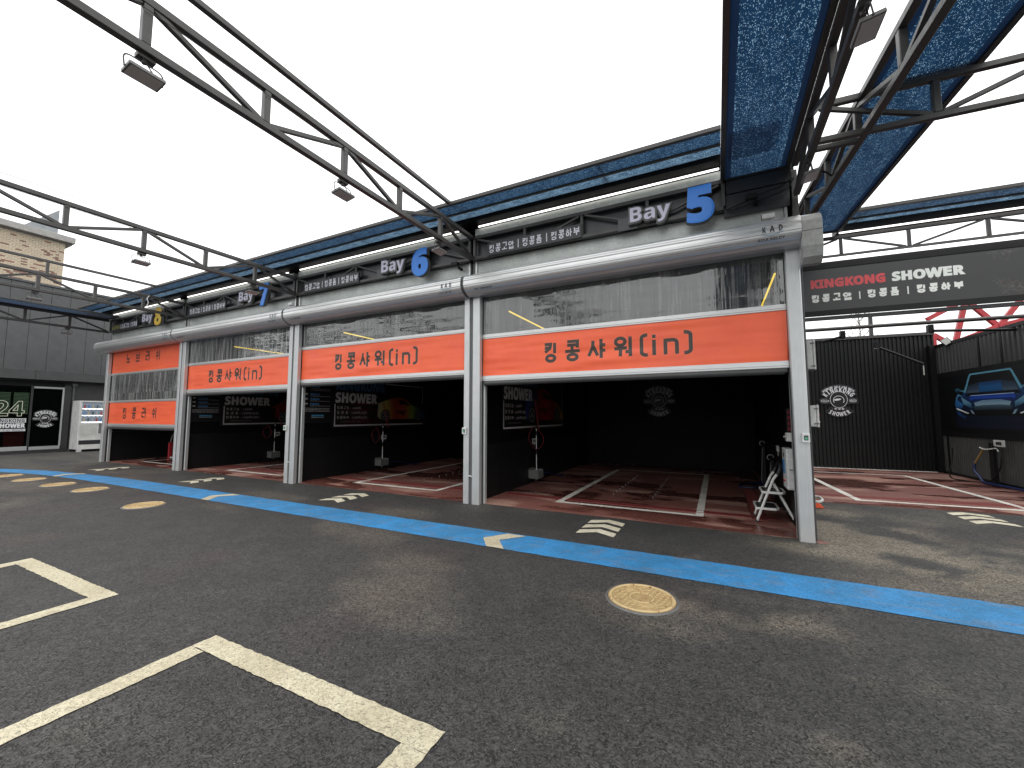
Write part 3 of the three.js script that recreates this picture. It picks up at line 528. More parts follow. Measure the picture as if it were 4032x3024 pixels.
signs.forEach((s, i) => {
  const nm = BAYS[i], [x0, x1] = s.X, y0 = 4.565, y1 = 4.80, w = 1024, h = Math.round(w * (y1 - y0) / (x1 - x0)), c = canvas(w, h), ctx = c.getContext('2d');
  ctx.fillStyle = '#2b2b2f'; ctx.fillRect(0, 0, w, h);
  const full = s.txt.map((a) => a[0]).join(''), n = [...full].reduce((a, ch) => a + (ch === ' ' ? 0.4 : ch === '|' ? 0.28 : 1.06), 0), gw = (w - 20) / n; let x = 10;
  for (const [t, col] of s.txt) { ctx.strokeStyle = ctx.fillStyle = col; x = hangul(ctx, t, x, h * 0.15, gw, h * 0.68, gw * 0.06, gw * 0.15); }
  const t = thing('service_sign', `dark strip sign with white Korean lettering over bay ${nm}`, 'sign', [0, 0, 0], 'service strip signs over the doors');
  part(t, 'board', bx(x0, x1, y0, y1, 0.012, 0.046), M.signDark); part(t, 'lettering', planeZ(x0 + 0.004, x1 - 0.004, y0 + 0.004, y1 - 0.004, 0.0485), mat({ map: tex(c, true), roughness: 0.4 }), true);
  const b = thing('bay_word_sign', `raised pale letters reading Bay above bay ${nm}`, 'sign letters', [0, 0, 0], 'raised bay words over the doors');
  const [a0, a1, a2, a3] = s.wd, face = fit(word('Bay', 0.3, 0.012), a0, a1, a2, a3, 0.108);
  const back = word('Bay', 0.3, 0.06, { bevelEnabled: true, bevelSize: 0.028, bevelThickness: 0.004, bevelSegments: 1 }); fit(back, a0 - 0.028, a1 + 0.028, a2 - 0.028, a3 + 0.028, 0.045);
  part(b, 'back_letters', back, M.letterEdge); part(b, 'face_letters', face, M.lilac); part(b, 'bracket', bx(a0 - 0.2, a0 + 0.1, a2 + 0.0, a2 + 0.2, 0.03, 0.042), M.signDark);
  const q = thing('bay_number', `big raised ${i === 3 ? 'yellow' : 'blue'} number ${8 - (3 - i)} over bay ${nm}`, 'sign number', [0, 0, 0], 'raised bay numbers over the doors');
  const [n0, n1, n2, n3] = s.n, num = String(5 + i);
  part(q, 'face', fit(word(num, 0.5, 0.012, { bevelEnabled: true, bevelSize: i === 3 ? 0.014 : 0.03, bevelThickness: 0.003, bevelSegments: 1 }), n0, n1, n2, n3, 0.118), i === 3 ? M.yellowFace : M.blueFace);
  part(q, 'return', fit(word(num, 0.5, 0.07, { bevelEnabled: true, bevelSize: i === 3 ? 0.018 : 0.034, bevelThickness: 0.001, bevelSegments: 1 }), n0 - 0.005, n1 + 0.006, n2 - 0.005, n3 + 0.006, 0.04), M.letterEdge);
});

// ------------------------------------------------------------------ trusses
// panels of one metre; odd nodes carry the brace at the top
function trussParts(t, A, dir, n, y0, y1, o = {}) {
  const at = (k, y) => [A[0] + dir[0] * k, y, A[2] + dir[2] * k], cw = o.cw ?? 0.072, ww = o.ww ?? 0.066, s = o.start ?? 0;
  part(t, 'chord', bar(at(s, y0), at(n, y0), cw), M.steel); part(t, 'chord', bar(at(s, y1), at(n, y1), cw), M.steel);
  for (let k = Math.ceil(s + 0.001); k <= n; k++) part(t, 'post', bar(at(k, y0 + cw / 2), at(k, y1 - cw / 2), ww), M.steel);
  for (let k = Math.floor(s); k < n; k++) { const up = (k + (o.odd ?? 0)) % 2 === 0; part(t, 'brace', bar(at(k + 0.04, up ? y0 + 0.03 : y1 - 0.03), at(k + 0.96, up ? y1 - 0.03 : y0 + 0.03), ww * 0.72), M.steel); }
}
const TX = [0.17, -4.97, -10.1, -15.24, XA];
const tl = ['beside the wide blue shade net by bay five', 'reaching out between bays five and six', 'reaching out between bays six and seven', 'reaching out between bays seven and eight', 'with the blue net edge at the far end of bay eight'];
TX.forEach((x, i) => {
  const t = thing('roof_truss', 'dark steel yard truss ' + tl[i], 'truss', [x, 0, 0], 'steel trusses reaching out over the yard');
  trussParts(t, [0, 0, 0], [0, 0, 1], 10, 4.59, 5.0);
  if (i === 1 || i === 3) { part(t, 'upper_rail', bar([0, 5.335, 0.72], [0, 5.335, 10], 0.06), M.steel); for (const z of i === 3 ? [2.87, 7] : [8]) part(t, 'rail_post', bar([0, 5.03, z], [0, 5.305, z], 0.055), M.steel); }
  if (i && i < 4) { const w = (y, r) => tube([[0.05, y, 0.8], [0.06, y - 0.015, 2.5], [0.05, y, 4.2], [0.06, y - 0.02, 6.5], [0.05, y, 9.5]], r, 60, 5); part(t, 'wire', i === 2 ? [w(5.125, 0.005), w(4.93, 0.004)] : w(4.905, 0.004), M.steel); }
});
// trusses along the front of the building, one per bay, behind the signs
for (let i = 0; i < 4; i++) {
  const x1 = i ? -P * i + 0.11 : -0.70, x0 = i < 3 ? -P * (i + 1) + 0.22 : XA + 0.1, L = x1 - x0, n = Math.round(L), st = L / n;
  const t = thing('front_truss', `dark lattice truss behind the sign letters of bay ${BAYS[i]}`, 'truss', [0, 0, 0], 'lattice trusses along the building front');
  part(t, 'chord', bar([x0, 4.585, -0.01], [x1, 4.585, -0.01], 0.06), M.steel); part(t, 'chord', bar([x0, 4.985, -0.01], [x1, 4.985, -0.01], 0.06), M.steel);
  for (let k = 0; k <= n; k++) part(t, 'post', bar([x0 + k * st, 4.615, -0.01], [x0 + k * st, 4.955, -0.01], 0.05), M.steel);
  for (let k = 0; k < n; k++) part(t, 'brace', bar([x0 + (k + 0.05) * st, k % 2 ? 4.62 : 4.95, -0.01], [x0 + (k + 0.95) * st, k % 2 ? 4.95 : 4.62, -0.01], 0.038), M.steel);
}
{ // cross truss over the yard at the far side, and the one by the open bay
  const t = thing('roof_truss', 'dark steel truss crossing the yard along the far parking stalls', 'truss', [-22, 0, 10], 'steel trusses reaching out over the yard'); trussParts(t, [0, 0, 0], [1, 0, 0], 28, 4.59, 5.0);
  const c = thing('roof_truss', 'dark steel cross truss running beneath the narrow blue shade net', 'truss', [0, 0, 4.16], 'steel trusses reaching out over the yard'); trussParts(c, [-0.42, 0, 0], [1, 0, 0], 8, 4.6, 5.0, { odd: 1, cw: 0.06, ww: 0.06 }); turned(c);
  const e = thing('roof_truss', 'dark steel lattice truss under the narrow blue shade net', 'truss', [0, 0, 0], 'steel trusses reaching out over the yard'); trussParts(e, [0, 0, 0], [0, 0, 1], 13, 4.6, 5.0, { odd: 1 }); part(e, 'tie', bar([-0.45, 4.6, 4.01], [0, 4.6, 4.01], 0.055), M.steel); part(e, 'tie', bar([-0.4, 4.99, 4.16], [0, 4.99, 4.16], 0.055), M.steel); turned(e);
  const f = thing('front_truss', 'dark lattice truss over the red and white lettered sign', 'truss', [0, 0, 0], 'lattice trusses along the building front');
  part(f, 'chord', bar([0, 5.0, 0], [7.5, 5.0, 0], 0.06), M.steel); part(f, 'chord', bar([0, 4.64, 0], [7.5, 4.64, 0], 0.06), M.steel);
  for (const x of [1.0, 2.0, 3.05, 4.1, 5.15, 6.2]) part(f, 'post', bar([x, 4.67, 0], [x, 4.97, 0], 0.05), M.steel);
  for (const [a, b, c2, d] of [[0.05, 4.67, 0.95, 4.97], [1.05, 4.97, 1.95, 4.67], [2.05, 4.67, 3.0, 4.97], [3.1, 4.97, 4.05, 4.67], [4.15, 4.67, 5.1, 4.97], [5.2, 4.97, 6.15, 4.67]]) part(f, 'brace', bar([a, b, 0], [c2, d, 0], 0.036), M.steel);
  turned(f);
}

// ------------------------------------------------------------------ shade nets
function netMat(open, s, tint = 1) {      // woven tape: dark blue with glinting threads
  const n = 1024, c = dataTex(n, (x, y) => {
    const row = Math.floor(x / 6), L = 6 + 8 * hash(row, 2, s), j = hash(row, Math.floor((y + 90 * hash(row, 1, s)) / L), s), thin = fbm(x / 40, y / 150, s + 5, 3), streak = sm(0.66, 0.8, vnoise(x / 9, y / 600, s + 6, 0));
    const glint = j > 1 - open * (0.25 + 1.3 * thin + 0.9 * streak) ? 0.15 + 0.85 * hash(x >> 2, y >> 2, s + 1) ** 1.6 : 0, k = (0.7 + 0.6 * vnoise(x / 3, y / 30, s + 9, 0)) * (0.75 + 0.5 * thin);
    return [toS(Math.min(1, mix(0.009 * k * tint, 0.42, glint))), toS(Math.min(1, mix(0.047 * k * tint, 0.66, glint))), toS(Math.min(1, mix(0.115 * k * tint, 0.86, glint)))];
  }, true, 1.1);
  return phys({ map: c, transmission: 0.5, thickness: 0, roughness: 1, side: THREE.DoubleSide });
}
M.net = netMat(0.095, 101, 0.62); M.netBright = netMat(0.5, 111, 0.8); M.netDense = netMat(0.1, 121, 0.7); M.hem = phys({ color: lin(0.004, 0.016, 0.045), roughness: 0.95, transmission: 0.4, thickness: 0, side: THREE.DoubleSide }); M.patch = phys({ color: lin(0.3, 0.4, 0.5), roughness: 1, transmission: 0.9, thickness: 0, side: THREE.DoubleSide });
function shadeNet(x0, x1, z0, z1, y, label, patch) {
  const t = thing('shade_net', label, 'shade net', [0, 0, 0], 'blue shade nets stretched over the yard'), f = 0.035, sheet = (a, b, c, d, yy) => new THREE.PlaneGeometry(b - a, d - c).rotateX(-Math.PI / 2).translate((a + b) / 2, yy, (c + d) / 2);
  part(t, 'net', sheet(x0 + 0.10, x1 - 0.09, z0 + 0.05, z1 - 0.05, y), M.net);
  part(t, 'hem', [sheet(x0, x0 + 0.10, z0 + 0.03, z1 - 0.03, y), sheet(x1 - 0.09, x1, z0 + 0.03, z1 - 0.03, y), sheet(x0 + 0.1, x1 - 0.09, z0 + 0.03, z0 + 0.05, y)], M.hem);
  if (patch) part(t, 'net_patch', sheet(x0 + 0.06, x0 + 0.60, patch[0], patch[1], y + 0.02), M.patch);
  for (const x of [x0, x1]) part(t, 'frame_bar', bar([x, y, z0], [x, y, z1], 0.06, 0.05), M.steel);
  part(t, 'frame_bar', bar([x0 + 0.03, y, z0], [x1 - 0.03, y, z0], 0.06, 0.05), M.steel);
  for (let z = z0 + 4; z < z1; z += 4) part(t, 'frame_bar', bar([x0 + 0.03, y + 0.03, z], [x1 - 0.03, y + 0.03, z], 0.05, 0.04), M.steel);
  return t;
}
shadeNet(-0.70, 0.10, -0.08, 10, 5.035, 'wide blue shade net overhead, ending above the blue number five', [0.42, 1.02]);
shadeNet(XA, XA + 0.85, 0.05, 10, 5.06, 'blue shade net strip at the far end beyond bay eight');
turned(shadeNet(0.06, 0.95, 0.1, 13, 5.1, 'narrow blue shade net overhead beside the open bay'));
function canopy(x0, x1, label, y = 5.3) {
  const t = thing('eaves_canopy', label, 'canopy', [0, 0, 0], 'narrow blue net canopies along the eaves'), sheet = (c, d, yy) => new THREE.PlaneGeometry(x1 - x0, d - c).rotateX(-Math.PI / 2).rotateY(0).translate((x0 + x1) / 2, yy, (c + d) / 2);
  const sw = (g) => { const u = g.attributes.uv, p = g.attributes.position; for (let i = 0; i < u.count; i++) u.setXY(i, p.getZ(i), p.getX(i)); return g; };
  part(t, 'outer_net', sw(sheet(0.46, 0.73, y)), M.netDense, true); part(t, 'inner_net', sw(sheet(0.18, 0.41, y)), M.netBright, true);
  part(t, 'outer_rail', bar([x0, y + 0.01, 0.76], [x1, y + 0.01, 0.76], 0.06), M.steel); part(t, 'middle_rail', bar([x0, y, 0.435], [x1, y, 0.435], 0.05), M.steel);
  for (let x = x0 + 0.3; x < x1; x += 2.56) part(t, 'bracket', bar([x, y + 0.045, 0.12], [x, y + 0.045, 0.74], 0.04), M.steel);
  return t;
}
canopy(XA - 0.25, -0.72, 'long blue net canopy along the eaves over the numbered bays');
{ const c = canopy(0.95, 7.4, 'blue net canopy along the eaves over the red and white lettered sign', 5.28); turned(c); c.position.add(V(0, 0, -0.30)); }

// ------------------------------------------------------------------ lamps
function ledTube(x0, x1, y, z, label, fr) {
  const t = thing('led_tube', label, 'led tube', [0, 0, 0], 'white led tubes under the eaves');
  part(t, 'tube', rb(x0, x1, y - 0.014, y + 0.014, z - 0.014, z + 0.014, 0.01), M.led);
  const l = new THREE.RectAreaLight(0xfff8ec, 1.2, x1 - x0, 0.04); l.position.set((x0 + x1) / 2, y - 0.03, z); l.lookAt((x0 + x1) / 2, y - 1, z); t.add(l);
  return fr ? turned(t) : t;
}
for (let i = 0; i < 4; i++) ledTube(i < 3 ? -P * i + LT + 0.12 : XA + 0.3, i ? -P * i - 0.12 : -0.74, 5.188, 0.01, `white led tube under the eaves over bay ${BAYS[i]}`);
ledTube(0.97, 7, 5.068, 0.045, 'white led tube under the eaves, upper one over the lettered sign', true);
ledTube(0.4, 7, 4.592, 0.045, 'white led tube on the lower truss bar over the lettered sign', true);
for (let i = 0; i < 3; i++) {
  solo('strip_light', `yellow strip light along the picture wall inside bay ${BAYS[i]}`, 'strip light', rb(-P * i + LT + 0.022, -P * i + LT + 0.05, 3.885, 3.915, -3.75, -1.44, 0.008), M.ledYellow, 'yellow strip lights on the bay walls');
}
solo('strip_light', 'yellow strip light along the ladder wall inside bay five', 'strip light', rb(0.035, 0.062, 3.945, 3.975, -3.8, -1.44, 0.008), M.ledYellow, 'yellow strip lights on the bay walls');
{
  const t = thing('flood_lamp', '', 'flood lamp', [0, 0, 0], 'flood lamps hung under the yard trusses');
  part(t, 'body', rb(-0.075, 0.075, -0.012, 0.02, -0.12, 0.12, 0.006), M.lampGrey); part(t, 'lens', bx(-0.062, 0.062, -0.0155, -0.0125, -0.105, 0.105), M.lens);
  part(t, 'bracket', [tube([[0, 0.0, -0.125], [0, 0.1, -0.125], [0, 0.125, -0.1], [0, 0.128, 0], [0, 0.125, 0.1], [0, 0.1, 0.125], [0, 0.0, 0.125]], 0.006, 48, 6)], M.steel);
  part(t, 'clamp', [rod([0, 0.125, 0], [0, 0.19, 0], 0.016, 10), bx(-0.03, 0.03, 0.16, 0.2, -0.07, 0.05)], M.steel);
  part(t, 'cable', tube([[0.02, 0.17, 0.02], [0.03, 0.09, -0.02], [0.02, 0.05, -0.06], [0.01, 0.02, -0.09]], 0.005, 24, 6), M.black);
  const spots = [[-4.97, 4.99, 'flood lamp nearest the camera on the truss between bays five and six'], [-4.97, 3.0, 'middle flood lamp on the truss between bays five and six'], [-4.97, 1.02, 'flood lamp beside the blue number six'], [-10.1, 3.02, 'outer flood lamp on the truss between bays six and seven'], [-10.1, 1.03, 'flood lamp beside the blue number seven'], [-15.24, 3.04, 'outer flood lamp on the truss between bays seven and eight'], [XA, 1.04, 'flood lamp under the truss at the far end of bay eight'], [0.17, 2.87, 'flood lamp beside the wide blue shade net, larger in view'], [0.17, 0.87, 'flood lamp beside the wide blue shade net, close to the building']];
  spots.forEach(([x, z, l], i) => { const o = i ? dup(t, l) : t; o.userData.label = 'dark ' + l; o.position.set(x, 4.355, z); o.rotation.z = 0.16; });
}

// ------------------------------------------------------------------ inside the bays
function carSide(c, x, y, w, h, cols) {                        // printed sports car seen from the side
  const g = c.createLinearGradient(x, 0, x + w, 0); cols.forEach((k, i) => g.addColorStop(i / (cols.length - 1), k));
  c.fillStyle = g; c.beginPath(); c.moveTo(x, y + h * 0.8); c.lineTo(x + w * 0.01, y + h * 0.3); c.quadraticCurveTo(x + w * 0.2, y + h * 0.12, x + w * 0.34, y + h * 0.05); c.quadraticCurveTo(x + w * 0.5, y - h * 0.02, x + w * 0.66, y + h * 0.34); c.quadraticCurveTo(x + w * 0.86, y + h * 0.38, x + w * 0.98, y + h * 0.86); c.lineTo(x + w * 0.9, y + h * 0.92); c.lineTo(x + w * 0.05, y + h * 0.92); c.closePath(); c.fill();
  c.fillStyle = 'rgba(12,14,18,0.85)'; c.beginPath(); c.moveTo(x + w * 0.38, y + h * 0.14); c.quadraticCurveTo(x + w * 0.5, y + h * 0.08, x + w * 0.62, y + h * 0.34); c.lineTo(x + w * 0.42, y + h * 0.32); c.closePath(); c.fill();
  c.strokeStyle = 'rgba(255,255,255,0.18)'; c.lineWidth = h * 0.02; c.beginPath(); c.moveTo(x + w * 0.04, y + h * 0.55); c.quadraticCurveTo(x + w * 0.5, y + h * 0.42, x + w * 0.9, y + h * 0.66); c.stroke();
  c.fillStyle = 'rgba(0,0,0,0.5)'; c.beginPath(); c.moveTo(x + w * 0.3, y + h * 0.6); c.lineTo(x + w * 0.55, y + h * 0.55); c.lineTo(x + w * 0.5, y + h * 0.8); c.closePath(); c.fill();
  for (const a of [0.14, 0.8]) { const r = h * 0.25, cx = x + w * a, cy = y + h * 0.78; c.fillStyle = '#070708'; c.beginPath(); c.arc(cx, cy, r, 0, 7); c.fill(); c.strokeStyle = '#8d8f94'; c.lineWidth = r * 0.13; c.beginPath(); c.arc(cx, cy, r * 0.7, 0, 7); c.stroke(); for (let k = 0; k < 5; k++) { const q = k * 1.2566 + 0.3; c.beginPath(); c.moveTo(cx, cy); c.lineTo(cx + Math.cos(q) * r * 0.7, cy + Math.sin(q) * r * 0.7); c.stroke(); } }
}
function priceBoard(i, z1, cols) {                               // poster on the wall: z -1.2 (near) to z1 (deep)
  const x = -P * i + LT + 0.012 + (i ? 0.02 : 0), z0 = -1.12, w = 2048, W = z0 - z1, k = w / W, H = 1.72, c = canvas(w, Math.round(H * k)), ctx = c.getContext('2d'), yb = 1.27, ty = (y) => (yb + H - y) * k, tz = (z) => (z0 - z) * k;
  ctx.fillStyle = '#0b0b0d'; ctx.fillRect(0, 0, c.width, c.height);
  const rb0 = ctx.createLinearGradient(tz(-1.2), 0, tz(-3.2), 0); rb0.addColorStop(0, 'rgba(120,10,25,0)'); rb0.addColorStop(0.5, i === 1 ? 'rgba(140,14,30,0.55)' : 'rgba(20,30,70,0.25)'); rb0.addColorStop(1, 'rgba(120,60,20,0)'); ctx.fillStyle = rb0;
  for (let s = 0; s < 40; s++) { ctx.globalAlpha = 0.25 + rnd() * 0.5; ctx.fillRect(tz(-1.15), ty(1.4 + rnd() * 0.62), tz(-3.1), 6 + rnd() * 16); } ctx.globalAlpha = 1;
  if (i === 0) { carSide(ctx, tz(-2.35), ty(2.34), (5.2 - 2.45) * k * 0.97, 0.92 * k, ['#1d3f86', '#24355f', '#8e1218', '#b01d1c', '#7c1015', '#c58a16', '#a87412']); }
  else if (i === 1) carSide(ctx, tz(-2.78), ty(2.22), (5.12 - 2.78) * k, 0.78 * k, ['#b9b49a', '#c9b44e', '#a53422', '#c8562a', '#8ea83c', '#2d6d7a', '#1d3f86']);
  else carSide(ctx, tz(-2.95), ty(2.2), 2.0 * k, 0.8 * k, ['#7c1015', '#9a1a20', '#a53422', '#1d3f86']);
  ctx.fillStyle = '#e6e2e0'; ctx.fillRect(tz(-1.22), ty(1.93), 0.035 * k, 0.61 * k); ctx.fillRect(tz(-1.22), ty(1.36), (Math.min(4.9, -z1 - 0.08) - 1.22) * k, 0.04 * k);
  if (i < 2) { ctx.fillRect(tz(-4.86), ty(i ? 2.6 : 2.7), 0.03 * k, (i ? 0.6 : 1.36) * k); ctx.fillRect(tz(-3.1), ty(2.6), 1.77 * k, 0.03 * k); }
  fat(ctx, 'SHOWER', tz(-1.24), ty(2.235), 1.5 * k, 0.26 * k, 6, '#e9e5e4');
  fat(ctx, 'KINGKONG', tz(-1.24), ty(2.6), 1.83 * k, 0.28 * k, 6, i === 1 ? '#4d7ea6' : '#3c6c80');
  ctx.fillStyle = ctx.strokeStyle = '#d6cfcb';
  [['킹콩고압 : 2,000원', 1.87], ['킹 콩 폼 : 3,000원(50초)', 1.735], ['킹콩하부 : 3,000원(30초)', 1.6]].forEach(([t, y]) => hangul(ctx, t, tz(-1.3), ty(y), 0.094 * k, 0.08 * k, 0.012 * k, 0.012 * k));
  ctx.fillStyle = '#8a8583'; for (let q = 0; q < 16; q++) ctx.fillRect(tz(-1.45 - q * 0.042), ty(1.455), (0.02 + 0.014 * rnd()) * k, 0.022 * k);
  const t = solo('price_poster', ['price poster with red and yellow printed sports car inside bay five', 'price poster with rainbow printed race car inside bay six', 'price poster with white frame inside bay seven'][i], 'poster', planeX(z1, z0, yb, yb + H, x), mat({ map: tex(c, true), color: lin(0.5, 0.5, 0.5), roughness: 0.5 }), 'printed price posters on the bay walls', true);
  return t;
}
priceBoard(0, -5.25); priceBoard(1, -5.25); priceBoard(2, -5.0);
for (let i = 1; i < 3; i++) {
  const c = canvas(512, 700), x = c.getContext('2d'); x.fillStyle = '#0b0b0d'; x.fillRect(0, 0, 512, 700);
  let y = 40; for (let k = 0; k < 5; k++) { x.fillStyle = '#b9b7b4'; x.fillRect(30, y, 46, 24); x.fillStyle = '#3f6f9c'; for (let q = 0; q < 5; q++) x.fillRect(120 + q * 32, y, 22 + rnd() * 8, 24); x.fillStyle = '#8d8b88'; for (let l = 0; l < (k < 2 ? 2 : 1); l++) for (let q = 0; q < 14; q++) x.fillRect(120 + q * 25, y + 36 + l * 22, 14 + rnd() * 8, 10); y += k < 2 ? 110 : 72; }
  x.fillStyle = '#a5a3a0'; for (let l = 0; l < 3; l++) for (let q = 0; q < 18; q++) x.fillRect(30 + q * 24, y + l * 22, 14 + rnd() * 8, 9);
  x.fillStyle = '#3f86a8'; for (let q = 0; q < 7; q++) x.fillRect(150 + q * 30, y + 100, 24, 26); x.fillStyle = '#a5a3a0'; for (let q = 0; q < 10; q++) x.fillRect(150 + q * 21, y + 136, 15, 9);
  solo('notice_board', `black notice with small blue and white text inside bay ${BAYS[i]}`, 'notice', planeX(-1.16, -0.28, 1.42, 2.62, -P * i + LT + 0.034), mat({ map: tex(c, true), roughness: 0.5 }), 'black notices on the bay walls', true);
}
for (let i = 0; i < 3; i++) {      // foam brush, its holder, hoses and label at each picture wall
  const X = -P * i + LT, z = i ? -2.9 : -2.66, dark = i === 2;
  const w = thing('foam_brush', `black and white foam lance standing in its tray at the wall of bay ${BAYS[i]}`, 'foam lance', [X + 0.15, 0, z], 'foam lances at the bay walls');
  part(w, 'shaft', [rod([0, 0.32, 0.0], [0, 0.69, 0.0], 0.012, 8), rod([0, 0.82, 0.0], [0, 1.13, 0.0], 0.012, 8), rod([0, 1.25, 0.0], [0, 1.3, 0.0], 0.012, 8)], M.white);
  part(w, 'grip', [rod([0, 0.69, 0], [0, 0.82, 0], 0.0135, 8), rod([0, 1.13, 0], [0, 1.25, 0], 0.0135, 8), rod([0, 1.3, 0], [0, 1.36, 0], 0.0135, 8)], M.black);
  const tr = thing('brush_tray', `grey plastic tray low on the wall of bay ${BAYS[i]}`, 'tray', [X + 0.012, 0, z], 'brush trays at the bay walls');
  const tg = [bx(0, 0.25, 0.13, 0.145, -0.16, 0.16), bx(0, 0.012, 0.13, 0.36, -0.16, 0.16), bx(0.238, 0.25, 0.145, 0.3, -0.16, 0.16), bx(0.012, 0.238, 0.145, 0.33, -0.16, -0.148), bx(0.012, 0.238, 0.145, 0.33, 0.148, 0.16)];
  part(tr, 'box', tg, M.greyPlastic); part(tr, 'drain', rod([0.13, 0.07, 0], [0.13, 0.13, 0], 0.02, 10), M.greyPlastic);
  const coil = []; for (let k = 0; k <= 120; k++) { const a = k / 120, q = a * Math.PI * 2 * 22; coil.push([0.1 + 0.018 * Math.cos(q), 2.0 - a * 0.76, -0.05 - a * 0.22 + 0.018 * Math.sin(q)]); }
  const h = thing('coil_hose', `red coiled air hose with a loose loop hanging by the poster of bay ${BAYS[i]}`, 'hose', [X, 0, z], 'red coiled hoses at the bay walls');
  part(h, 'coil', tube(coil, 0.007, 480, 5), M.redHose);
  part(h, 'loop', tube(i ? [[0.1, 1.24, 0.25], [0.13, 1.08, 0.42], [0.13, 0.9, 0.36], [0.12, 0.82, 0.26], [0.13, 0.92, 0.14], [0.13, 1.1, 0.14], [0.1, 1.27, 0.22]] : [[0.1, 1.24, -0.26], [0.13, 1.1, -0.46], [0.13, 0.95, -0.5], [0.13, 0.81, -0.2], [0.13, 0.86, 0.15], [0.13, 1.1, 0.4], [0.13, 1.32, 0.2], [0.12, 1.34, 0.02]], 0.008, 64, 6), M.redHose);
  if (dark) { part(h, 'arm', [bar([0.1, 1.93, 0.02], [0.1, 2.3, -0.6], 0.04), bar([0.1, 1.93, 0.02], [0.1, 1.88, 0.12], 0.045)], M.redDark ??= mat({ color: lin(0.16, 0.012, 0.016), roughness: 0.45 })); }
  const ring = new THREE.Shape(); ring.absellipse(0, 0, 0.1, 0.062, 0, 7); const bub = thing('hose_label', `white speech bubble tag on the wall of bay ${BAYS[i]}`, 'tag', [X + 0.02, i ? 0.955 : 0.99, z - (i ? 0.17 : 0.16)], 'speech bubble tags by the hoses');
  part(bub, 'plate', [rb(0, 0.012, -0.065, 0.065, -0.11, 0.11, 0.005), rod([0.006, -0.06, 0], [0.006, -0.11, -0.01], 0.02, 4, 0.002)], M.boxWhite); part(bub, 'print', [bx(0.0125, 0.0145, -0.03, 0.03, -0.07, -0.03), bx(0.0125, 0.0145, -0.03, 0.03, -0.02, 0.02), bx(0.0125, 0.0145, -0.03, 0.03, 0.03, 0.07)], M.signDark);
  if (i < 2) solo('floor_hose', `blue hose lying on the floor behind the tray of bay ${BAYS[i]}`, 'hose', tube([[X + 0.12, 0.2, z - 0.16], [X + 0.2, 0.2, z - 0.5], [X + 0.22, 0.12, z - 0.9], [X + 0.3, 0.03, z - 1.3], [X + 0.34, 0.03, z - 1.5]], 0.014, 40, 8), M.blueHose, 'blue hoses on the bay floors');
}
// round badge signs
function badge(w, h, px, dim) {
  const c = canvas(px, Math.round(px * h / w)), x = c.getContext('2d'), W = c.width, H = c.height, ink = dim || '#e4e4e8', bg = '#161618', ol = '#3f3f44';
  x.clearRect(0, 0, W, H); x.fillStyle = bg; x.strokeStyle = ol; x.lineWidth = W * 0.012; x.lineJoin = 'round';
  const cx = W / 2, cy = H * 0.62, band = (r0, r1, a, up, oy) => { x.beginPath(); const s = up ? -Math.PI / 2 : Math.PI / 2; x.arc(cx, oy, r1, s - a, s + a); x.arc(cx, oy, r0, s + a, s - a, true); x.closePath(); x.fill(); x.stroke(); };
  band(W * 0.5, W * 0.62, 0.78, true, H * 0.63); band(W * 0.34, W * 0.53, 0.98, true, H * 0.60);
  x.beginPath(); x.roundRect(W * 0.03, H * 0.43, W * 0.94, H * 0.15, W * 0.06); x.fill(); x.stroke();
  x.beginPath(); x.ellipse(cx, H * 0.47, W * 0.21, H * 0.225, 0, 0, 7); x.fill(); x.strokeStyle = ink; x.stroke(); x.strokeStyle = ol;
  band(W * 0.24, W * 0.46, 0.85, false, H * 0.52);
  x.fillStyle = x.strokeStyle = ink;
  arcText(x, 'PREMIUM SELF-CAR WASH', cx, H * 0.63, W * 0.56, -0.72, 0.72, W * 0.075, true);
  arcText(x, 'KINGKONG', cx, H * 0.60, W * 0.435, -0.86, 0.86, W * 0.165, true);
  arcText(x, 'SHOWER', cx, H * 0.52, W * 0.385, -0.6, 0.6, W * 0.15, false);
  x.font = `bold ${W * 0.085}px sans-serif`; x.textBaseline = 'middle'; x.textAlign = 'center'; x.fillText('Since', W * 0.16, H * 0.505); x.fillText('2022', W * 0.84, H * 0.505);
  x.fillRect(W * 0.1, H * 0.455, W * 0.12, 3); x.fillRect(W * 0.1, H * 0.55, W * 0.12, 3); x.fillRect(W * 0.78, H * 0.455, W * 0.12, 3); x.fillRect(W * 0.78, H * 0.55, W * 0.12, 3);
  hangul(x, '안성점', cx - W * 0.12, H * 0.70, W * 0.075, H * 0.055, W * 0.01, W * 0.011); x.fillRect(W * 0.33, H * 0.725, 6, 6); x.fillRect(W * 0.66, H * 0.725, 6, 6);
  // plain emblem in the middle: a light crescent under a hood line
  x.lineWidth = W * 0.016; x.beginPath(); x.arc(cx, H * 0.49, W * 0.13, 2.6, 6.9); x.stroke(); x.beginPath(); x.ellipse(cx - W * 0.03, H * 0.47, W * 0.09, H * 0.028, -0.15, 0, 7); x.fill();
  return mat({ map: tex(c, true), transparent: true, roughness: 0.5 });
}
solo('badge_sign', 'dim round badge sign on the black back wall of bay five', 'badge sign', planeZ(-3.08, -2.04, 1.53, 2.63, BACK + 0.02), badge(1.04, 1.1, 512, '#8c8c90'), 'badge signs with arched lettering', true);
turned(solo('badge_sign', 'badge sign with arched lettering on the black corrugated wall', 'badge sign', planeZ(2.04, 3.06, 1.52, 2.62, -6.06), badge(1.02, 1.1, 512), 'badge signs with arched lettering', true));

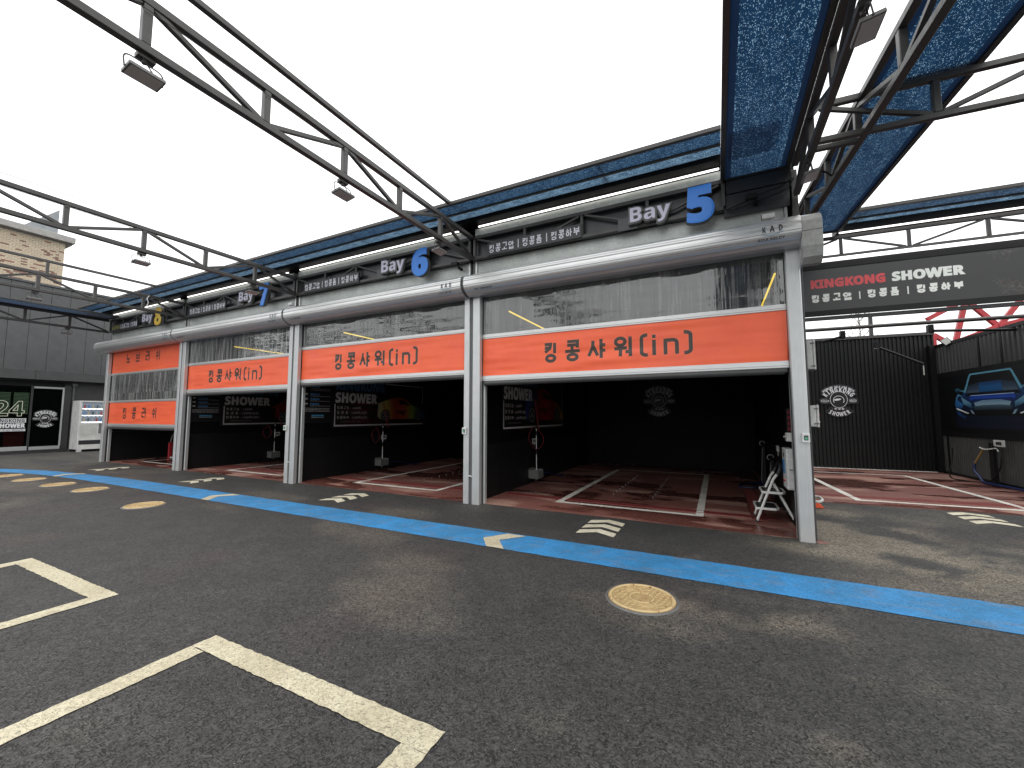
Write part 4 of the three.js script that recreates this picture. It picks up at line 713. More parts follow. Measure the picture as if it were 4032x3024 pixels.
// things at the ladder wall of bay five
{
  const t = thing('pay_box', 'tall white pay box with blue sticker on the ladder wall of bay five', 'control box', [0, 0, 0]);
  part(t, 'case', rb(-0.03, 0.07, 0.55, 1.13, -1.0, -0.6, 0.01), M.white); part(t, 'door', rb(-0.012, 0.058, 0.575, 1.1, -0.601, -0.585, 0.006), M.white); part(t, 'latch', [rod([0.0, 0.84, -0.572], [0.06, 0.84, -0.572], 0.01, 8)], M.steelBright);
  part(t, 'sticker', bx(-0.034, -0.031, 0.76, 0.96, -0.95, -0.76), mat({ color: lin(0.06, 0.25, 0.55), roughness: 0.4 })); part(t, 'dial', rod([-0.05, 0.66, -0.8], [-0.03, 0.66, -0.8], 0.018, 10), M.red); part(t, 'slot', bx(-0.034, -0.031, 1.0, 1.06, -0.9, -0.8), M.signDark);
  const c = thing('counter_display', 'dark red digit display on the ladder wall of bay five', 'display', [0, 0, 0]); part(c, 'case', rb(0.0, 0.07, 1.36, 1.71, -0.74, -0.6, 0.006), M.black);
  part(c, 'digits', [0, 1, 2, 3].map((k) => bx(0.012, 0.056, 1.39 + k * 0.08, 1.44 + k * 0.08, -0.599, -0.597)), mat({ color: lin(0.16, 0.01, 0.02), roughness: 0.3 }));
  const b = thing('coin_box', 'small white box with round knob under the red display', 'control box', [0, 0, 0]); part(b, 'case', rb(-0.01, 0.07, 1.235, 1.36, -0.76, -0.6, 0.008), M.white); part(b, 'knob', rod([-0.04, 1.3, -0.7], [-0.01, 1.3, -0.7], 0.02, 12), M.steelBright);
}
for (const [z, y, l] of [[-4.1, 0.95, 'dark lance holder with white hook, deeper in bay five'], [-2.6, 0.78, 'dark lance holder with white hook beside the ladder']]) {
  const t = thing('lance_holder', l, 'lance holder', [0.02, 0, z], 'lance holders at the ladder wall'); part(t, 'post', rb(-0.06, 0.0, 0.1, y, -0.03, 0.03, 0.01), M.black);
  part(t, 'hook', [new THREE.TorusGeometry(0.05, 0.012, 6, 16, 4.2).translate(-0.05, y + 0.05, 0)], M.greyPlastic); part(t, 'lance', [rod([-0.09, 0.2, 0.04], [-0.05, y - 0.05, 0.04], 0.016, 8)], M.darkGrey);
}
solo('hose_label', 'white tag on the ladder wall of bay five', 'tag', [rb(0.03, 0.06, 0.97, 1.08, -2.3, -2.08, 0.01), rod([0.05, 0.9, -2.19], [0.05, 0.97, -2.19], 0.008, 6)], M.boxWhite);
solo('floor_hose', 'blue hose curling on the floor behind the step ladder', 'hose', tube([[0.0, 0.45, -4.2], [-0.05, 0.1, -4.3], [-0.2, 0.03, -4.1], [-0.5, 0.03, -4.2], [-0.3, 0.03, -4.7], [0, 0.04, -4.9]], 0.018, 60, 8), M.blueHose);
{ // white folding step ladder
  const t = thing('step_ladder', 'white folding step ladder with black treads standing beside the end post', 'step ladder');
  for (const [z, zt] of [[-0.86, -0.9], [-1.3, -1.27]]) {
    part(t, 'front_leg', tube([[-0.405, 0.03, z], [-0.30, 0.32, z], [-0.19, 0.6, zt], [-0.165, 0.66, zt], [-0.12, 0.725, zt]], 0.019, 40, 10), M.white);
    part(t, 'foot', rod([-0.415, 0.0, z], [-0.403, 0.045, z], 0.019, 10), M.rubber);
  }
  part(t, 'handle', tube([[-0.12, 0.722, -0.9], [-0.085, 0.80, -0.9], [-0.07, 0.86, -0.96], [-0.07, 0.875, -1.08], [-0.075, 0.86, -1.21], [-0.09, 0.8, -1.27], [-0.12, 0.722, -1.27]], 0.021, 50, 10), M.rubber);
  for (const z of [-0.95, -1.23]) { part(t, 'rear_leg', rod([-0.16, 0.58, z], [0.095, 0.03, z], 0.0175, 10), M.white); part(t, 'foot', rod([0.09, 0.035, z], [0.108, 0.0, z], 0.018, 10), M.rubber); }
  for (const [y, x0, x1, z0, z1] of [[0.455, -0.32, -0.03, -1.31, -0.87], [0.215, -0.41, -0.12, -1.33, -0.85]]) {
    const rim = [[x0, y, z0], [x1 - 0.04, y, z0], [x1, y, z0 + 0.06], [x1, y, z1 - 0.06], [x1 - 0.04, y, z1], [x0, y, z1]];
    part(t, 'tread_rim', [bar(rim[0], rim[1], 0.022, 0.034), bar(rim[1], rim[2], 0.022, 0.034), bar(rim[2], rim[3], 0.022, 0.034), bar(rim[3], rim[4], 0.022, 0.034), bar(rim[4], rim[5], 0.022, 0.034), bar(rim[5], rim[0], 0.022, 0.034)], M.white);
    part(t, 'tread', rb(x0 + 0.012, x1 - 0.014, y - 0.004, y + 0.014, z0 + 0.014, z1 - 0.014, 0.006), M.rubber);
  }
  part(t, 'stay', [rod([-0.25, 0.21, -0.9], [0.03, 0.17, -0.96], 0.006, 6), rod([-0.25, 0.21, -1.26], [0.03, 0.17, -1.22], 0.006, 6), rod([0.03, 0.17, -0.95], [0.03, 0.17, -1.23], 0.008, 6)], M.steel);
}
// boxes and pipe on the outside of the end wall
for (const [y0, y1, l, n] of [[2.23, 2.62, 'white upper cabinet on the outer end wall, beside the lettered sign', 0], [1.46, 1.74, 'white lower cabinet with small lamps on the outer end wall', 1]]) {
  const t = thing('cabinet', l, 'cabinet', [0.19, 0, 0], 'white cabinets on the outer end wall'); part(t, 'case', rb(0.003, 0.10, y0, y1, -0.5, -0.24, 0.006), M.boxWhite); part(t, 'lid', rb(0.102, 0.128, y0 - 0.008, y1 + 0.008, -0.505, -0.235, 0.006), M.boxWhite);
  part(t, 'latch', [rb(0.075, 0.12, y1 - 0.05, y1 - 0.03, -0.236, -0.228, 0.003)], M.greyPlastic); part(t, 'latch', [rb(0.075, 0.12, y0 + 0.03, y0 + 0.05, -0.236, -0.228, 0.003)], M.greyPlastic);
  if (n) { part(t, 'lamp', rod([0.126, y0 + 0.15, -0.3], [0.145, y0 + 0.15, -0.3], 0.011, 8), M.red); part(t, 'lamp', rod([0.126, y0 + 0.06, -0.3], [0.145, y0 + 0.06, -0.3], 0.011, 8), M.white); }
}
solo('cable', 'thin black cable hanging below the lower white cabinet', 'cable', tube([[0.24, 1.46, -0.3], [0.25, 1.35, -0.28], [0.27, 1.22, -0.28], [0.245, 1.08, -0.28], [0.2, 1.0, -0.3]], 0.007, 30, 6), M.black);
solo('pipe_loop', 'pale grey pipe loop low on the outer end wall', 'pipe', tube([[0.16, 0.47, -0.3], [0.27, 0.472, -0.29], [0.31, 0.49, -0.32], [0.29, 0.515, -0.4], [0.2, 0.52, -0.42]], 0.018, 40, 10), M.boxWhite);
solo('wheel_chock', 'small orange plastic chock lying on the asphalt behind the end post', 'chock', [new THREE.ExtrudeGeometry(new THREE.Shape([[-0.12, 0], [0.12, 0], [0.05, 0.085], [-0.09, 0.1]].map((p) => new THREE.Vector2(...p))), { depth: 0.16, bevelEnabled: true, bevelSize: 0.008, bevelThickness: 0.008, bevelSegments: 1 }).translate(0.585, 0.008, -2.6)], mat({ color: lin(0.75, 0.1, 0.03), roughness: 0.45 }));
// cameras and small fittings over the doors
for (const [x, y, l, m] of [[-0.12, 4.29, 'white security camera on top of the bay five housing', 'white'], [-10.08, 4.32, 'white security camera over the rails between bays six and seven', 'white'], [-5.25, 4.5, 'black security camera over the rails between bays five and six', 'black'], [-0.3, 4.62, 'black security camera on the dark end board', 'black']]) {
  const t = thing('security_camera', l, 'camera', [x, y, 0.04], 'small cameras over the doors'), mm = m === 'white' ? M.white : M.black; part(t, 'mount', [rod([0, -0.05, -0.12], [0, -0.05, -0.02], 0.03, 12), rod([0, -0.05, -0.03], [-0.03, 0.01, 0.02], 0.012, 8)], mm); part(t, 'body', rb(-0.13, 0.02, -0.02, 0.05, 0.0, 0.08, 0.012), mm); part(t, 'face', bx(-0.134, -0.1305, -0.012, 0.042, 0.01, 0.07), M.black);
}
solo('cable', 'black cable bundle sagging along the dark end board over bay five', 'cable', [tube([[-0.68, 4.55, 0.0], [-0.45, 4.6, 0.02], [-0.2, 4.68, 0.03], [0.0, 4.72, 0.03], [0.12, 4.8, 0.03]], 0.009, 40, 6), tube([[-0.66, 4.53, 0.01], [-0.4, 4.55, 0.03], [-0.15, 4.6, 0.04], [0.06, 4.66, 0.05], [0.14, 4.78, 0.06]], 0.008, 40, 6)], M.black);
solo('cable', 'black cable loop between the two lattice trusses by bay five', 'cable', tube([[0.17, 4.6, 0.3], [0.3, 4.72, 0.25], [0.45, 4.7, 0.2], [0.55, 4.62, 0.15]], 0.012, 40, 6), M.black);
solo('cable', 'white cable dropping from the truss over bay eight', 'cable', tube([[-15.18, 5.0, 0.9], [-15.16, 4.9, 0.95], [-15.14, 4.8, 0.93], [-15.15, 4.68, 0.95]], 0.012, 30, 6), M.white);

// bay eight clutter
{ const t = thing('hose_stand', 'red stand with white hose arm inside bay eight', 'hose stand', [-19.2, 0, -1.6]); part(t, 'post', rb(-0.05, 0.05, 0, 0.62, -0.05, 0.05, 0.01), M.red); part(t, 'arm', tube([[0, 0.6, 0], [0.15, 0.9, 0], [0.5, 0.95, 0], [0.9, 0.9, 0], [1.3, 0.5, -0.1]], 0.025, 40, 8), M.steelBright); part(t, 'floor_rail', rod([0.5, 0.1, 0.2], [1.9, 0.14, 0.2], 0.03, 8), M.boxWhite); }

// ------------------------------------------------------------------ open bay next door
{
  const b = thing('open_bay', 'open wash bay with black corrugated back wall and picture side wall', 'building', [0, 0, 0]);
  const corr = (x0, x1, y0, y1, z, pitch, dep) => { const s = [], n = Math.round((x1 - x0) / pitch), p = (x1 - x0) / n; s.push([x0, -0.03]); for (let k = 0; k < n; k++) { const a = x0 + k * p; s.push([a, 0], [a + p * 0.34, 0], [a + p * 0.46, dep], [a + p * 0.84, dep]); } s.push([x1, 0], [x1, -0.03]); return new THREE.ExtrudeGeometry(new THREE.Shape(s.map(([x, q]) => new THREE.Vector2(x, -q))), { depth: y1 - y0, bevelEnabled: false }).rotateX(-Math.PI / 2).translate(0, y0, z); };
  M.corr = phys({ color: lin(0.012, 0.0125, 0.0125), specularIntensity: 0.6, roughness: 0.5, map: grainMap, roughnessMap: roughMap });
  part(b, 'back_wall', corr(-0.4, 4.9, 0.02, 3.95, -6.15, 0.098, 0.034), M.corr);
  part(b, 'base_strip', bx(-0.4, 4.84, 0.0, 0.018, -6.15, -6.06), M.stallWhite);
  part(b, 'top_beam', bar([-0.4, 3.99, -6.12], [4.9, 3.99, -6.12], 0.09), M.steel);
  const X = 4.86, rot = (g) => g.rotateY(-Math.PI / 2);   // side wall pieces: built along x, then turned to run along z
  part(b, 'side_wall', bx(X + 0.045, X + 0.12, 0, 3.56, -6.2, 0.2), M.black);
  part(b, 'side_upper', rot(corr(-6.15, 0.2, 2.79, 3.55, 0, 0.15, 0.03)).translate(X + 0.02, 0, 0), mat({ color: lin(0.05, 0.052, 0.05), roughness: 0.5, map: grainMap, roughnessMap: roughMap }));
  part(b, 'side_lower', rot(corr(-6.15, 0.2, 0.06, 1.06, 0, 0.09, 0.012)).translate(X + 0.02, 0, 0), mat({ color: lin(0.085, 0.088, 0.085), roughness: 0.42, map: grainMap, roughnessMap: roughMap }));
  for (const [y0, y1] of [[2.7, 2.8], [1.06, 1.16], [0, 0.07], [3.54, 3.62]]) part(b, 'rail', bx(X - 0.02, X + 0.05, y0, y1, -6.14, 0.2), M.black);
  for (const [z, y0, y1] of [[-5.75, 0.07, 2.7], [-4.17, 2.8, 3.54], [-3.4, 2.8, 3.54]]) part(b, 'post', bx(X - 0.015, X + 0.045, y0, y1, z - 0.03, z + 0.03), M.black);
  part(b, 'corner_post', bx(4.72, 4.84, 0.02, 3.62, -6.1, -5.98), M.black);
  part(b, 'cross_beam', rod([-0.3, 3.77, -3], [5.2, 3.77, -3], 0.045, 12), M.steel);
  part(b, 'column', bar([0.02, 0, -0.05], [0.02, 5.0, -0.05], 0.09), M.steel); part(b, 'column', bar([7.4, 0, -0.05], [7.4, 5.0, -0.05], 0.09), M.steel);
  part(b, 'rear_beam', bar([-0.4, 4.67, -6.15], [7, 4.67, -6.15], 0.11), M.steel); part(b, 'rear_net', new THREE.PlaneGeometry(7.4, 0.26).rotateX(-Math.PI / 2).translate(3.3, 4.77, -5.98), M.netBright);
  part(b, 'eaves_beam', bx(0.95, 7.4, 5.09, 5.255, -0.26, -0.02), M.black);
  part(b, 'roof_post', bar([3.47, 4.0, -6.12], [3.47, 4.62, -6.12], 0.09), M.steel);
  turned(b);
  // printed picture of a blue car, front view
  const w = 2048, W = 6.2, k = w / W, H = 1.54, c = canvas(w, Math.round(H * k)), x = c.getContext('2d'); x.fillStyle = '#05070b'; x.fillRect(0, 0, w, c.height);
  const zc = -3.86, px = (z) => (z + 6.15) * k, py = (y) => (1.16 + H - y) * k, S = (m) => (m ? 1 : -1), poly = (col, ...p) => { for (const m of [1, -1]) { x.fillStyle = col; x.beginPath(); p.forEach(([a, y], i) => (i ? x.lineTo : x.moveTo).call(x, px(zc + m * a), py(y))); x.closePath(); x.fill(); } };
  const mid = (col, pts) => { x.fillStyle = col; x.beginPath(); [...pts, ...pts.slice().reverse().map(([a, y]) => [-a, y])].forEach(([a, y], i) => (i ? x.lineTo : x.moveTo).call(x, px(zc + a), py(y))); x.closePath(); x.fill(); };
  const gr = (y0, y1, ...c) => { const g = x.createLinearGradient(0, py(y0), 0, py(y1)); c.forEach((q, i) => g.addColorStop(i / (c.length - 1), q)); return g; };
  mid(gr(1.7, 2.65, '#0a1730', '#1c3f73', '#2b5d86'), [[-1.36, 1.72], [-1.4, 1.86], [-1.28, 2.02], [-1.05, 2.12], [-1.0, 2.24], [-0.76, 2.6], [-0.7, 2.655]]);
  mid('#5fa0b8', [[-1.0, 2.2], [-0.76, 2.61], [-0.7, 2.665]]); mid(gr(2.15, 2.62, '#26333f', '#0a0d12', '#05070a'), [[-0.93, 2.17], [-0.72, 2.56], [-0.67, 2.625]]);
  mid(gr(2.16, 2.43, '#55687c', '#2f4256', '#1d2c3c'), [[-0.88, 2.17], [-0.8, 2.36], [-0.4, 2.43]]); mid(gr(2.17, 2.42, '#14507f', '#1f5a94', '#173d66'), [[-0.4, 2.18], [-0.38, 2.42]]);
  mid('#060c18', [[-0.97, 2.10], [-0.86, 2.18]]); mid(gr(1.95, 2.11, '#0c1d4a', '#2450b8', '#1a3f94'), [[-0.8, 1.96], [-0.74, 2.11]]); mid('#b9d0f0', [[-0.75, 2.103], [-0.742, 2.118]]); mid(gr(1.92, 2.02, '#1b2f52', '#0b2a70'), [[-0.7, 1.94], [-0.68, 2.02]]);
  mid(gr(1.78, 1.97, '#44596a', '#8fb0c2', '#6f93ac'), [[-0.56, 1.80], [-0.63, 1.93], [-0.3, 1.985]]); mid(gr(1.74, 1.86, '#1d2a35', '#4a6272'), [[-0.6, 1.745], [-0.66, 1.83], [-0.3, 1.865]]);
  poly(gr(1.78, 2.08, '#1e3f58', '#5f93b2', '#7fb2c8'), [0.74, 1.92], [1.12, 2.09], [1.05, 1.9], [0.72, 1.79]); poly(gr(1.7, 2.06, '#0d2446', '#2f6dab', '#3a7fc0'), [1.05, 1.9], [1.35, 2.05], [1.41, 1.86], [1.1, 1.73]); poly('#0a1730', [0.72, 1.775], [1.05, 1.88], [1.2, 1.71], [0.7, 1.68]);
  poly('#f2f7fa', [0.86, 1.675], [1.36, 1.818], [1.33, 1.765], [0.88, 1.652]); poly('#8aa6ba', [0.62, 1.64], [0.72, 1.655], [0.8, 1.76], [0.72, 1.74]); poly(gr(1.53, 1.74, '#0c2348', '#2459a0'), [0.95, 1.58], [1.36, 1.74], [1.3, 1.62], [1.02, 1.53]);
  mid('#04060a', [[-0.62, 1.5], [-0.66, 1.745]]); poly('#4f8ba3', [0.98, 2.262], [1.14, 2.268], [1.14, 2.236], [0.98, 2.222]); poly(gr(2.22, 2.32, '#12303f', '#3f7d96'), [1.12, 2.29], [1.24, 2.325], [1.36, 2.29], [1.31, 2.22], [1.14, 2.22]); poly('#4f8fbb', [1.02, 2.1], [1.24, 2.18], [1.36, 2.05], [1.33, 2.0], [1.22, 2.115]);
  mid('rgba(40,70,140,0.25)', [[-1.3, 1.3], [-1.45, 1.6]]);
  turned(solo('car_poster', 'large printed picture of a blue car on the side wall of the open bay', 'poster', planeX(-6.15, 0.05, 1.16, 1.16 + H, 0).rotateY(Math.PI).translate(4.84, 0, -6.1), mat({ map: tex(c, true), color: lin(0.72, 0.72, 0.72), roughness: 0.45 }), null, true));
}
{ // lettered sign over the open bay
  const x0 = 0.30, x1 = 6.4, y0 = 3.52, y1 = 4.42, w = 2048, k = w / (x1 - x0), c = canvas(w, Math.round((y1 - y0) * k)), x = c.getContext('2d'), X = (a) => (a - x0) * k, Y = (b) => (y1 - b) * k;
  x.fillStyle = '#2a2a2b'; x.fillRect(0, 0, w, c.height);
  for (let i = 0; i < 2600; i++) { const a = 2.75 + rnd() * 3.3, b = 3.65 + rnd() * 0.75, n = fbm(a * 2.2, b * 3.2, 131, 4); if (n < 0.47 + 0.12 * Math.max(0, 3.4 - a)) continue; x.strokeStyle = `rgba(${rnd() > 0.85 ? '150,82,48' : '105,104,102'},${0.25 + 0.3 * rnd()})`; x.lineWidth = 1.5 + rnd() * 2; x.beginPath(); x.moveTo(X(a), Y(b)); x.lineTo(X(a + (rnd() - 0.5) * 0.16), Y(b + (rnd() - 0.3) * 0.13)); x.stroke(); }
  fat(x, 'KINGKONG', X(0.475), Y(4.212), 1.155 * k, 0.155 * k, 9, '#d23c43'); fat(x, 'SHOWER', X(1.715), Y(4.212), 0.975 * k, 0.155 * k, 9, '#e3e6e0');
  x.strokeStyle = x.fillStyle = '#e3e6e0'; const gw = 0.152 * k, lw = gw * 0.205, gh = 0.158 * k;
  hangul(x, '킹콩고압', X(0.47), Y(3.93), gw, gh, gw * 0.1, lw); x.fillRect(X(1.222), Y(3.92), 0.02 * k, 0.145 * k); hangul(x, '킹콩폼', X(1.33), Y(3.94), gw, gh, gw * 0.1, lw); x.fillRect(X(1.918), Y(3.93), 0.02 * k, 0.145 * k); hangul(x, '킹콩하부', X(2.03), Y(3.945), gw, gh, gw * 0.1, lw);
  const t = thing('name_sign', 'wide dark sign with red and white lettering over the open bay', 'sign');
  part(t, 'board', bx(x0, x1, y0, y1, -0.08, 0), M.signDark); part(t, 'print', planeZ(x0 + 0.005, x1 - 0.005, y0 + 0.09, y1 - 0.03, 0.004), (() => { const m = mat({ map: tex(c, true), roughness: 0.32 }); const hh = y1 - y0; m.map.repeat.set(1, (hh - 0.12) / hh); m.map.offset.set(0, 0.09 / hh); return m; })(), true);
  part(t, 'frame', [bx(x0, x1, y1, y1 + 0.125, -0.09, 0.02), bx(x0, x1, y0 - 0.02, y0 + 0.085, 0.001, 0.014)], M.black); turned(t);
}
{ // swinging hose booms
  const boom = (l, a, b, c, hang) => { const t = thing('hose_boom', l, 'hose boom', [0, 0, 0], 'swinging hose booms over the open bay'); part(t, 'mount', rb(a[0] - 0.05, a[0] + 0.05, a[1] - 0.1, a[1] + 0.1, a[2] - 0.06, a[2] + 0.06, 0.01), M.black); part(t, 'arm', rod(b, c, 0.032, 8), M.black); if (hang) part(t, 'lance', rod([c[0], c[1] - 0.04, c[2]], [c[0], c[1] - hang, c[2]], 0.014, 8), M.boxWhite); part(t, 'bracket', [bar([a[0] - 0.06, a[1] - 0.11, a[2] + 0.03], [a[0] + 0.05, a[1] - 0.11, a[2] + 0.03], 0.016)], M.boxWhite); turned(t); };
  boom('short hose boom folded beside the white upper cabinet', [1.83, 3.6, -3], [1.78, 3.55, -3], [1.45, 3.47, -3.1]);
  boom('hose boom with a pale lance hanging from its tip', [3.25, 3.62, -5.2], [3.3, 3.52, -5.15], [4.15, 3.0, -5.0], 0.3);
  boom('long hose boom reaching toward the car picture', [3.48, 3.61, -3], [3.52, 3.56, -2.95], [5.2, 3.45, -2.9]);
  const t = thing('hose_station', 'black hose stand with brass gun and blue hose at the car picture wall', 'hose stand', [0, 0, 0]);
  part(t, 'post', rb(4.70, 4.78, 0, 0.98, -3.83, -3.71, 0.01), M.black); part(t, 'tag', [rb(4.735, 4.755, 0.9, 1.05, -3.72, -3.36, 0.02)], M.boxWhite); part(t, 'tag_print', bx(4.732, 4.7345, 0.94, 1.01, -3.63, -3.45), M.signDark);
  part(t, 'gun', [rod([4.6, 0.46, -4.15], [4.66, 0.82, -3.92], 0.022, 8), rod([4.66, 0.82, -3.92], [4.66, 0.8, -3.86], 0.016, 8)], M.brass); part(t, 'hook', tube([[4.68, 0.82, -3.95], [4.6, 0.86, -3.93], [4.62, 0.82, -3.86], [4.7, 0.84, -3.7], [4.68, 0.86, -3.55], [4.66, 0.8, -3.42]], 0.014, 40, 8), M.boxWhite);
  part(t, 'blue_hose', tube([[4.6, 0.47, -4.16], [4.58, 0.3, -4.15], [4.58, 0.16, -3.98], [4.58, 0.06, -3.86], [4.6, 0.045, -3.6], [4.62, 0.05, -3.2], [4.66, 0.05, -2.2], [4.66, 0.05, 0]], 0.028, 90, 10), M.blueHose);
  part(t, 'black_hose', tube([[4.66, 0.85, -3.5], [4.64, 0.7, -3.33], [4.63, 0.5, -3.32], [4.62, 0.2, -3.55], [4.6, 0.08, -3.75], [4.4, 0.03, -4.2], [4.5, 0.06, -5.0], [4.72, 0.4, -5.35], [4.78, 0.75, -5.4]], 0.013, 90, 8), M.black); turned(t);
  const f = thing('flood_lamp', 'small flood lamp on top of the car picture wall', 'flood lamp', [4.8, 3.62, -5.3]); part(f, 'body', rb(-0.1, 0.08, -0.1, 0.1, -0.03, 0.03, 0.01), M.black); part(f, 'lens', bx(-0.085, 0.065, -0.085, 0.085, 0.031, 0.034), M.capGrey); f.rotation.set(-0.35, -0.5, 0.5); turned(f); f.rotation.set(-0.3, -0.45, 0.5);
}
{ // red lattice tower behind, bare tree
  const t = thing('red_truss', 'red painted steel lattice structure standing behind the open bay', 'lattice structure'), z = -12.2, m = (a, b, c, d, w = 0.14, n = 'member', dz = 0) => part(t, n, bar([a, b, z], [c, d, z + dz], w), M.red);
  m(5.62, 4.88, 6.7, 5.5); m(6.7, 5.5, 8.8, 5.5); m(6.65, 5.4, 7.3, 4.5); m(6.6, 5.4, 6.3, 4.1); m(8.0, 5.5, 7.38, 4.55); m(5.72, 0, 5.72, 4.35, 0.18, 'leg'); m(5.75, 4.35, 6.2, 3.95); m(6.15, 3.98, 7.3, 4.48, 0.16); m(7.3, 4.48, 9.2, 4.95, 0.16); m(9.2, 0, 9.2, 5.5, 0.18, 'leg'); m(8.6, 5.5, 8.9, 4.9);
  const tr = thing('bare_tree', 'leafless thin tree far behind the black corrugated wall', 'tree', [5.75, 0, -20]), br = [], tk = [rod([0, 0, 0], [0.05, 6.2, 0], 0.06, 8, 0.02), rod([0.05, 6.2, 0], [0, 7.2, 0], 0.02, 6, 0.006)];
  for (let k = 0; k < 46; k++) { const y = 4.2 + k * 0.06, a = rnd() * 6.28, L = 0.3 + rnd() * 0.7, e = [Math.cos(a) * L, y + L * 0.7, Math.sin(a) * L]; br.push(rod([0.04, y, 0], e, 0.012, 5, 0.005)); for (let q = 0; q < 3; q++) { const f = 0.4 + 0.5 * rnd(), s = [mix(0, e[0], f), mix(y, e[1], f), mix(0, e[2], f)]; br.push(rod(s, [s[0] + (rnd() - 0.5) * 0.5, s[1] + 0.3, s[2] + (rnd() - 0.5) * 0.5], 0.006, 4, 0.003)); } }
  part(tr, 'trunk', tk, M.bark = mat({ color: lin(0.12, 0.1, 0.09), roughness: 0.9 })); part(tr, 'crown', br, M.bark);
}

// ------------------------------------------------------------------ shop at the far end
{
  const X = -27.3, b = thing('shop_building', 'dark grey panelled shop with glass doors at the far end of the yard', 'building');
  part(b, 'wall', bx(X - 8, X - 0.06, 0, 7.36, -10, 9), M.shopDark);
  for (let k = 0; k < 27; k++) { const z = 6.25 - k * 0.6; part(b, 'panel', rb(X - 0.05, X + 0.0 + 0.004 * (hash(k, 3) - 0.5), 3.55, 7.33, z - 0.592, z, 0.008, 1), M.shop); }
  part(b, 'coping', rb(X - 0.3, X + 0.05, 7.34, 7.44, -10, 9, 0.01), M.shop);
  for (let k = 0; k < 7; k++) part(b, 'fascia_panel', rb(X, X + 0.3, 3.17, 3.575, 7.2 - (k + 1) * 2.4 + 0.008, 7.2 - k * 2.4, 0.008, 1), mat({ color: lin(0.062, 0.064, 0.065), roughness: 0.5, map: grainMap }));
  part(b, 'plinth', bx(X - 0.05, X + 0.02, 0, 0.13, -10, 8), M.shopDark);
  part(b, 'door_post', [bx(X - 0.055, X + 0.03, 0.13, 3.0, -1.2, -0.99)], M.shopDark);
  part(b, 'downpipe', [rod([X + 0.06, 0, -1.27], [X + 0.06, 3.0, -1.27], 0.03, 10), rb(X, X + 0.12, 2.97, 3.08, -1.36, -1.2, 0.01)], M.shop);
  const glass = phys({ color: lin(0.55, 0.62, 0.58), transmission: 1, thickness: 0, roughness: 0.04, ior: 1.5 });
  // recess behind the glass
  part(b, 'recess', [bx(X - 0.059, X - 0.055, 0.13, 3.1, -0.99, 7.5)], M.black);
  const doorA = part(b, 'fixed_window', bx(X - 0.012, X - 0.006, 0.31, 2.88, 0.02, 2.4), glass); const doorB = part(b, 'door', bx(X + 0.004, X + 0.010, 0.29, 2.8, -0.93, -0.06), glass);
  part(doorA, 'frame', [rb(X - 0.02, X + 0.02, 0.14, 0.31, 0.0, 2.42, 0.005)], M.alu); part(doorA, 'mullion', [bx(X - 0.02, X + 0.02, 0.31, 2.9, -0.045, 0.02)], M.shopDark);
  part(doorB, 'frame', [rb(X - 0.005, X + 0.03, 0.14, 0.28, -0.97, -0.05, 0.005), rb(X - 0.005, X + 0.03, 0.28, 2.88, -0.985, -0.93, 0.005), rb(X - 0.005, X + 0.03, 2.8, 2.88, -0.93, -0.06, 0.005)], M.alu);
  for (const [z0, z1] of [[0.05, 0.48], [0.57, 1.0], [1.1, 1.5]]) { const s = []; for (let k = 0; k < 16; k++) s.push(bx(X - 0.05, X - 0.03, 1.68 + k * 0.058, 1.68 + k * 0.058 + 0.038, z0, z1)); part(b, 'blind', s, mat({ color: lin(0.3, 0.33, 0.25), roughness: 0.7, emissive: lin(0.3, 0.33, 0.25), emissiveIntensity: 0.2 })); }
  part(b, 'lit_panel', bx(X - 0.05, X - 0.035, 0.34, 0.92, 0.1, 0.66), mat({ color: lin(0.14, 0.008, 0.012), roughness: 0.5 }));
  const c = canvas(1024, 1024), x = c.getContext('2d'), k = 1024 / 1.6, tz = (z) => (1.6 - z) * k, ty = (y) => (2.4 - y) * k; x.clearRect(0, 0, 1024, 1024);
  x.font = `bold ${0.86 * k}px sans-serif`; x.strokeStyle = '#c8cbb8'; x.lineWidth = 13; x.textBaseline = 'alphabetic'; x.save(); x.translate(tz(1.02), ty(1.6)); x.scale(0.92, 1.02); x.strokeText('24', 0, 0); x.restore();
  x.fillStyle = '#c9c9cb'; x.fillRect(0, ty(1.5), tz(0.085), 0.18 * k); fat(x, 'KINGKONG', tz(0.98), ty(1.475), 0.87 * k, 0.13 * k, 3, '#3a3c3d'); x.fillStyle = '#c9c9cb'; fat(x, 'SHOWER', tz(0.9), ty(1.285), 0.79 * k, 0.17 * k, 8, '#d4d4d6'); x.fillStyle = '#c9c9cb'; x.fillRect(0, ty(1.06), tz(0.085), 0.1 * k); fat(x, 'Self-Car Wash', tz(0.98), ty(1.04), 0.85 * k, 0.06 * k, 0, '#4a4a4c');
  part(doorA, 'decal', planeX(0.0, 1.6, 0.8, 2.4, X - 0.002), mat({ map: tex(c, true), transparent: true, roughness: 0.6 }), true);
  part(doorB, 'decal', planeX(-0.88, -0.06, 1.0, 1.98, X + 0.014), badge(0.82, 0.98, 512, '#dcdcdc'), true);
}
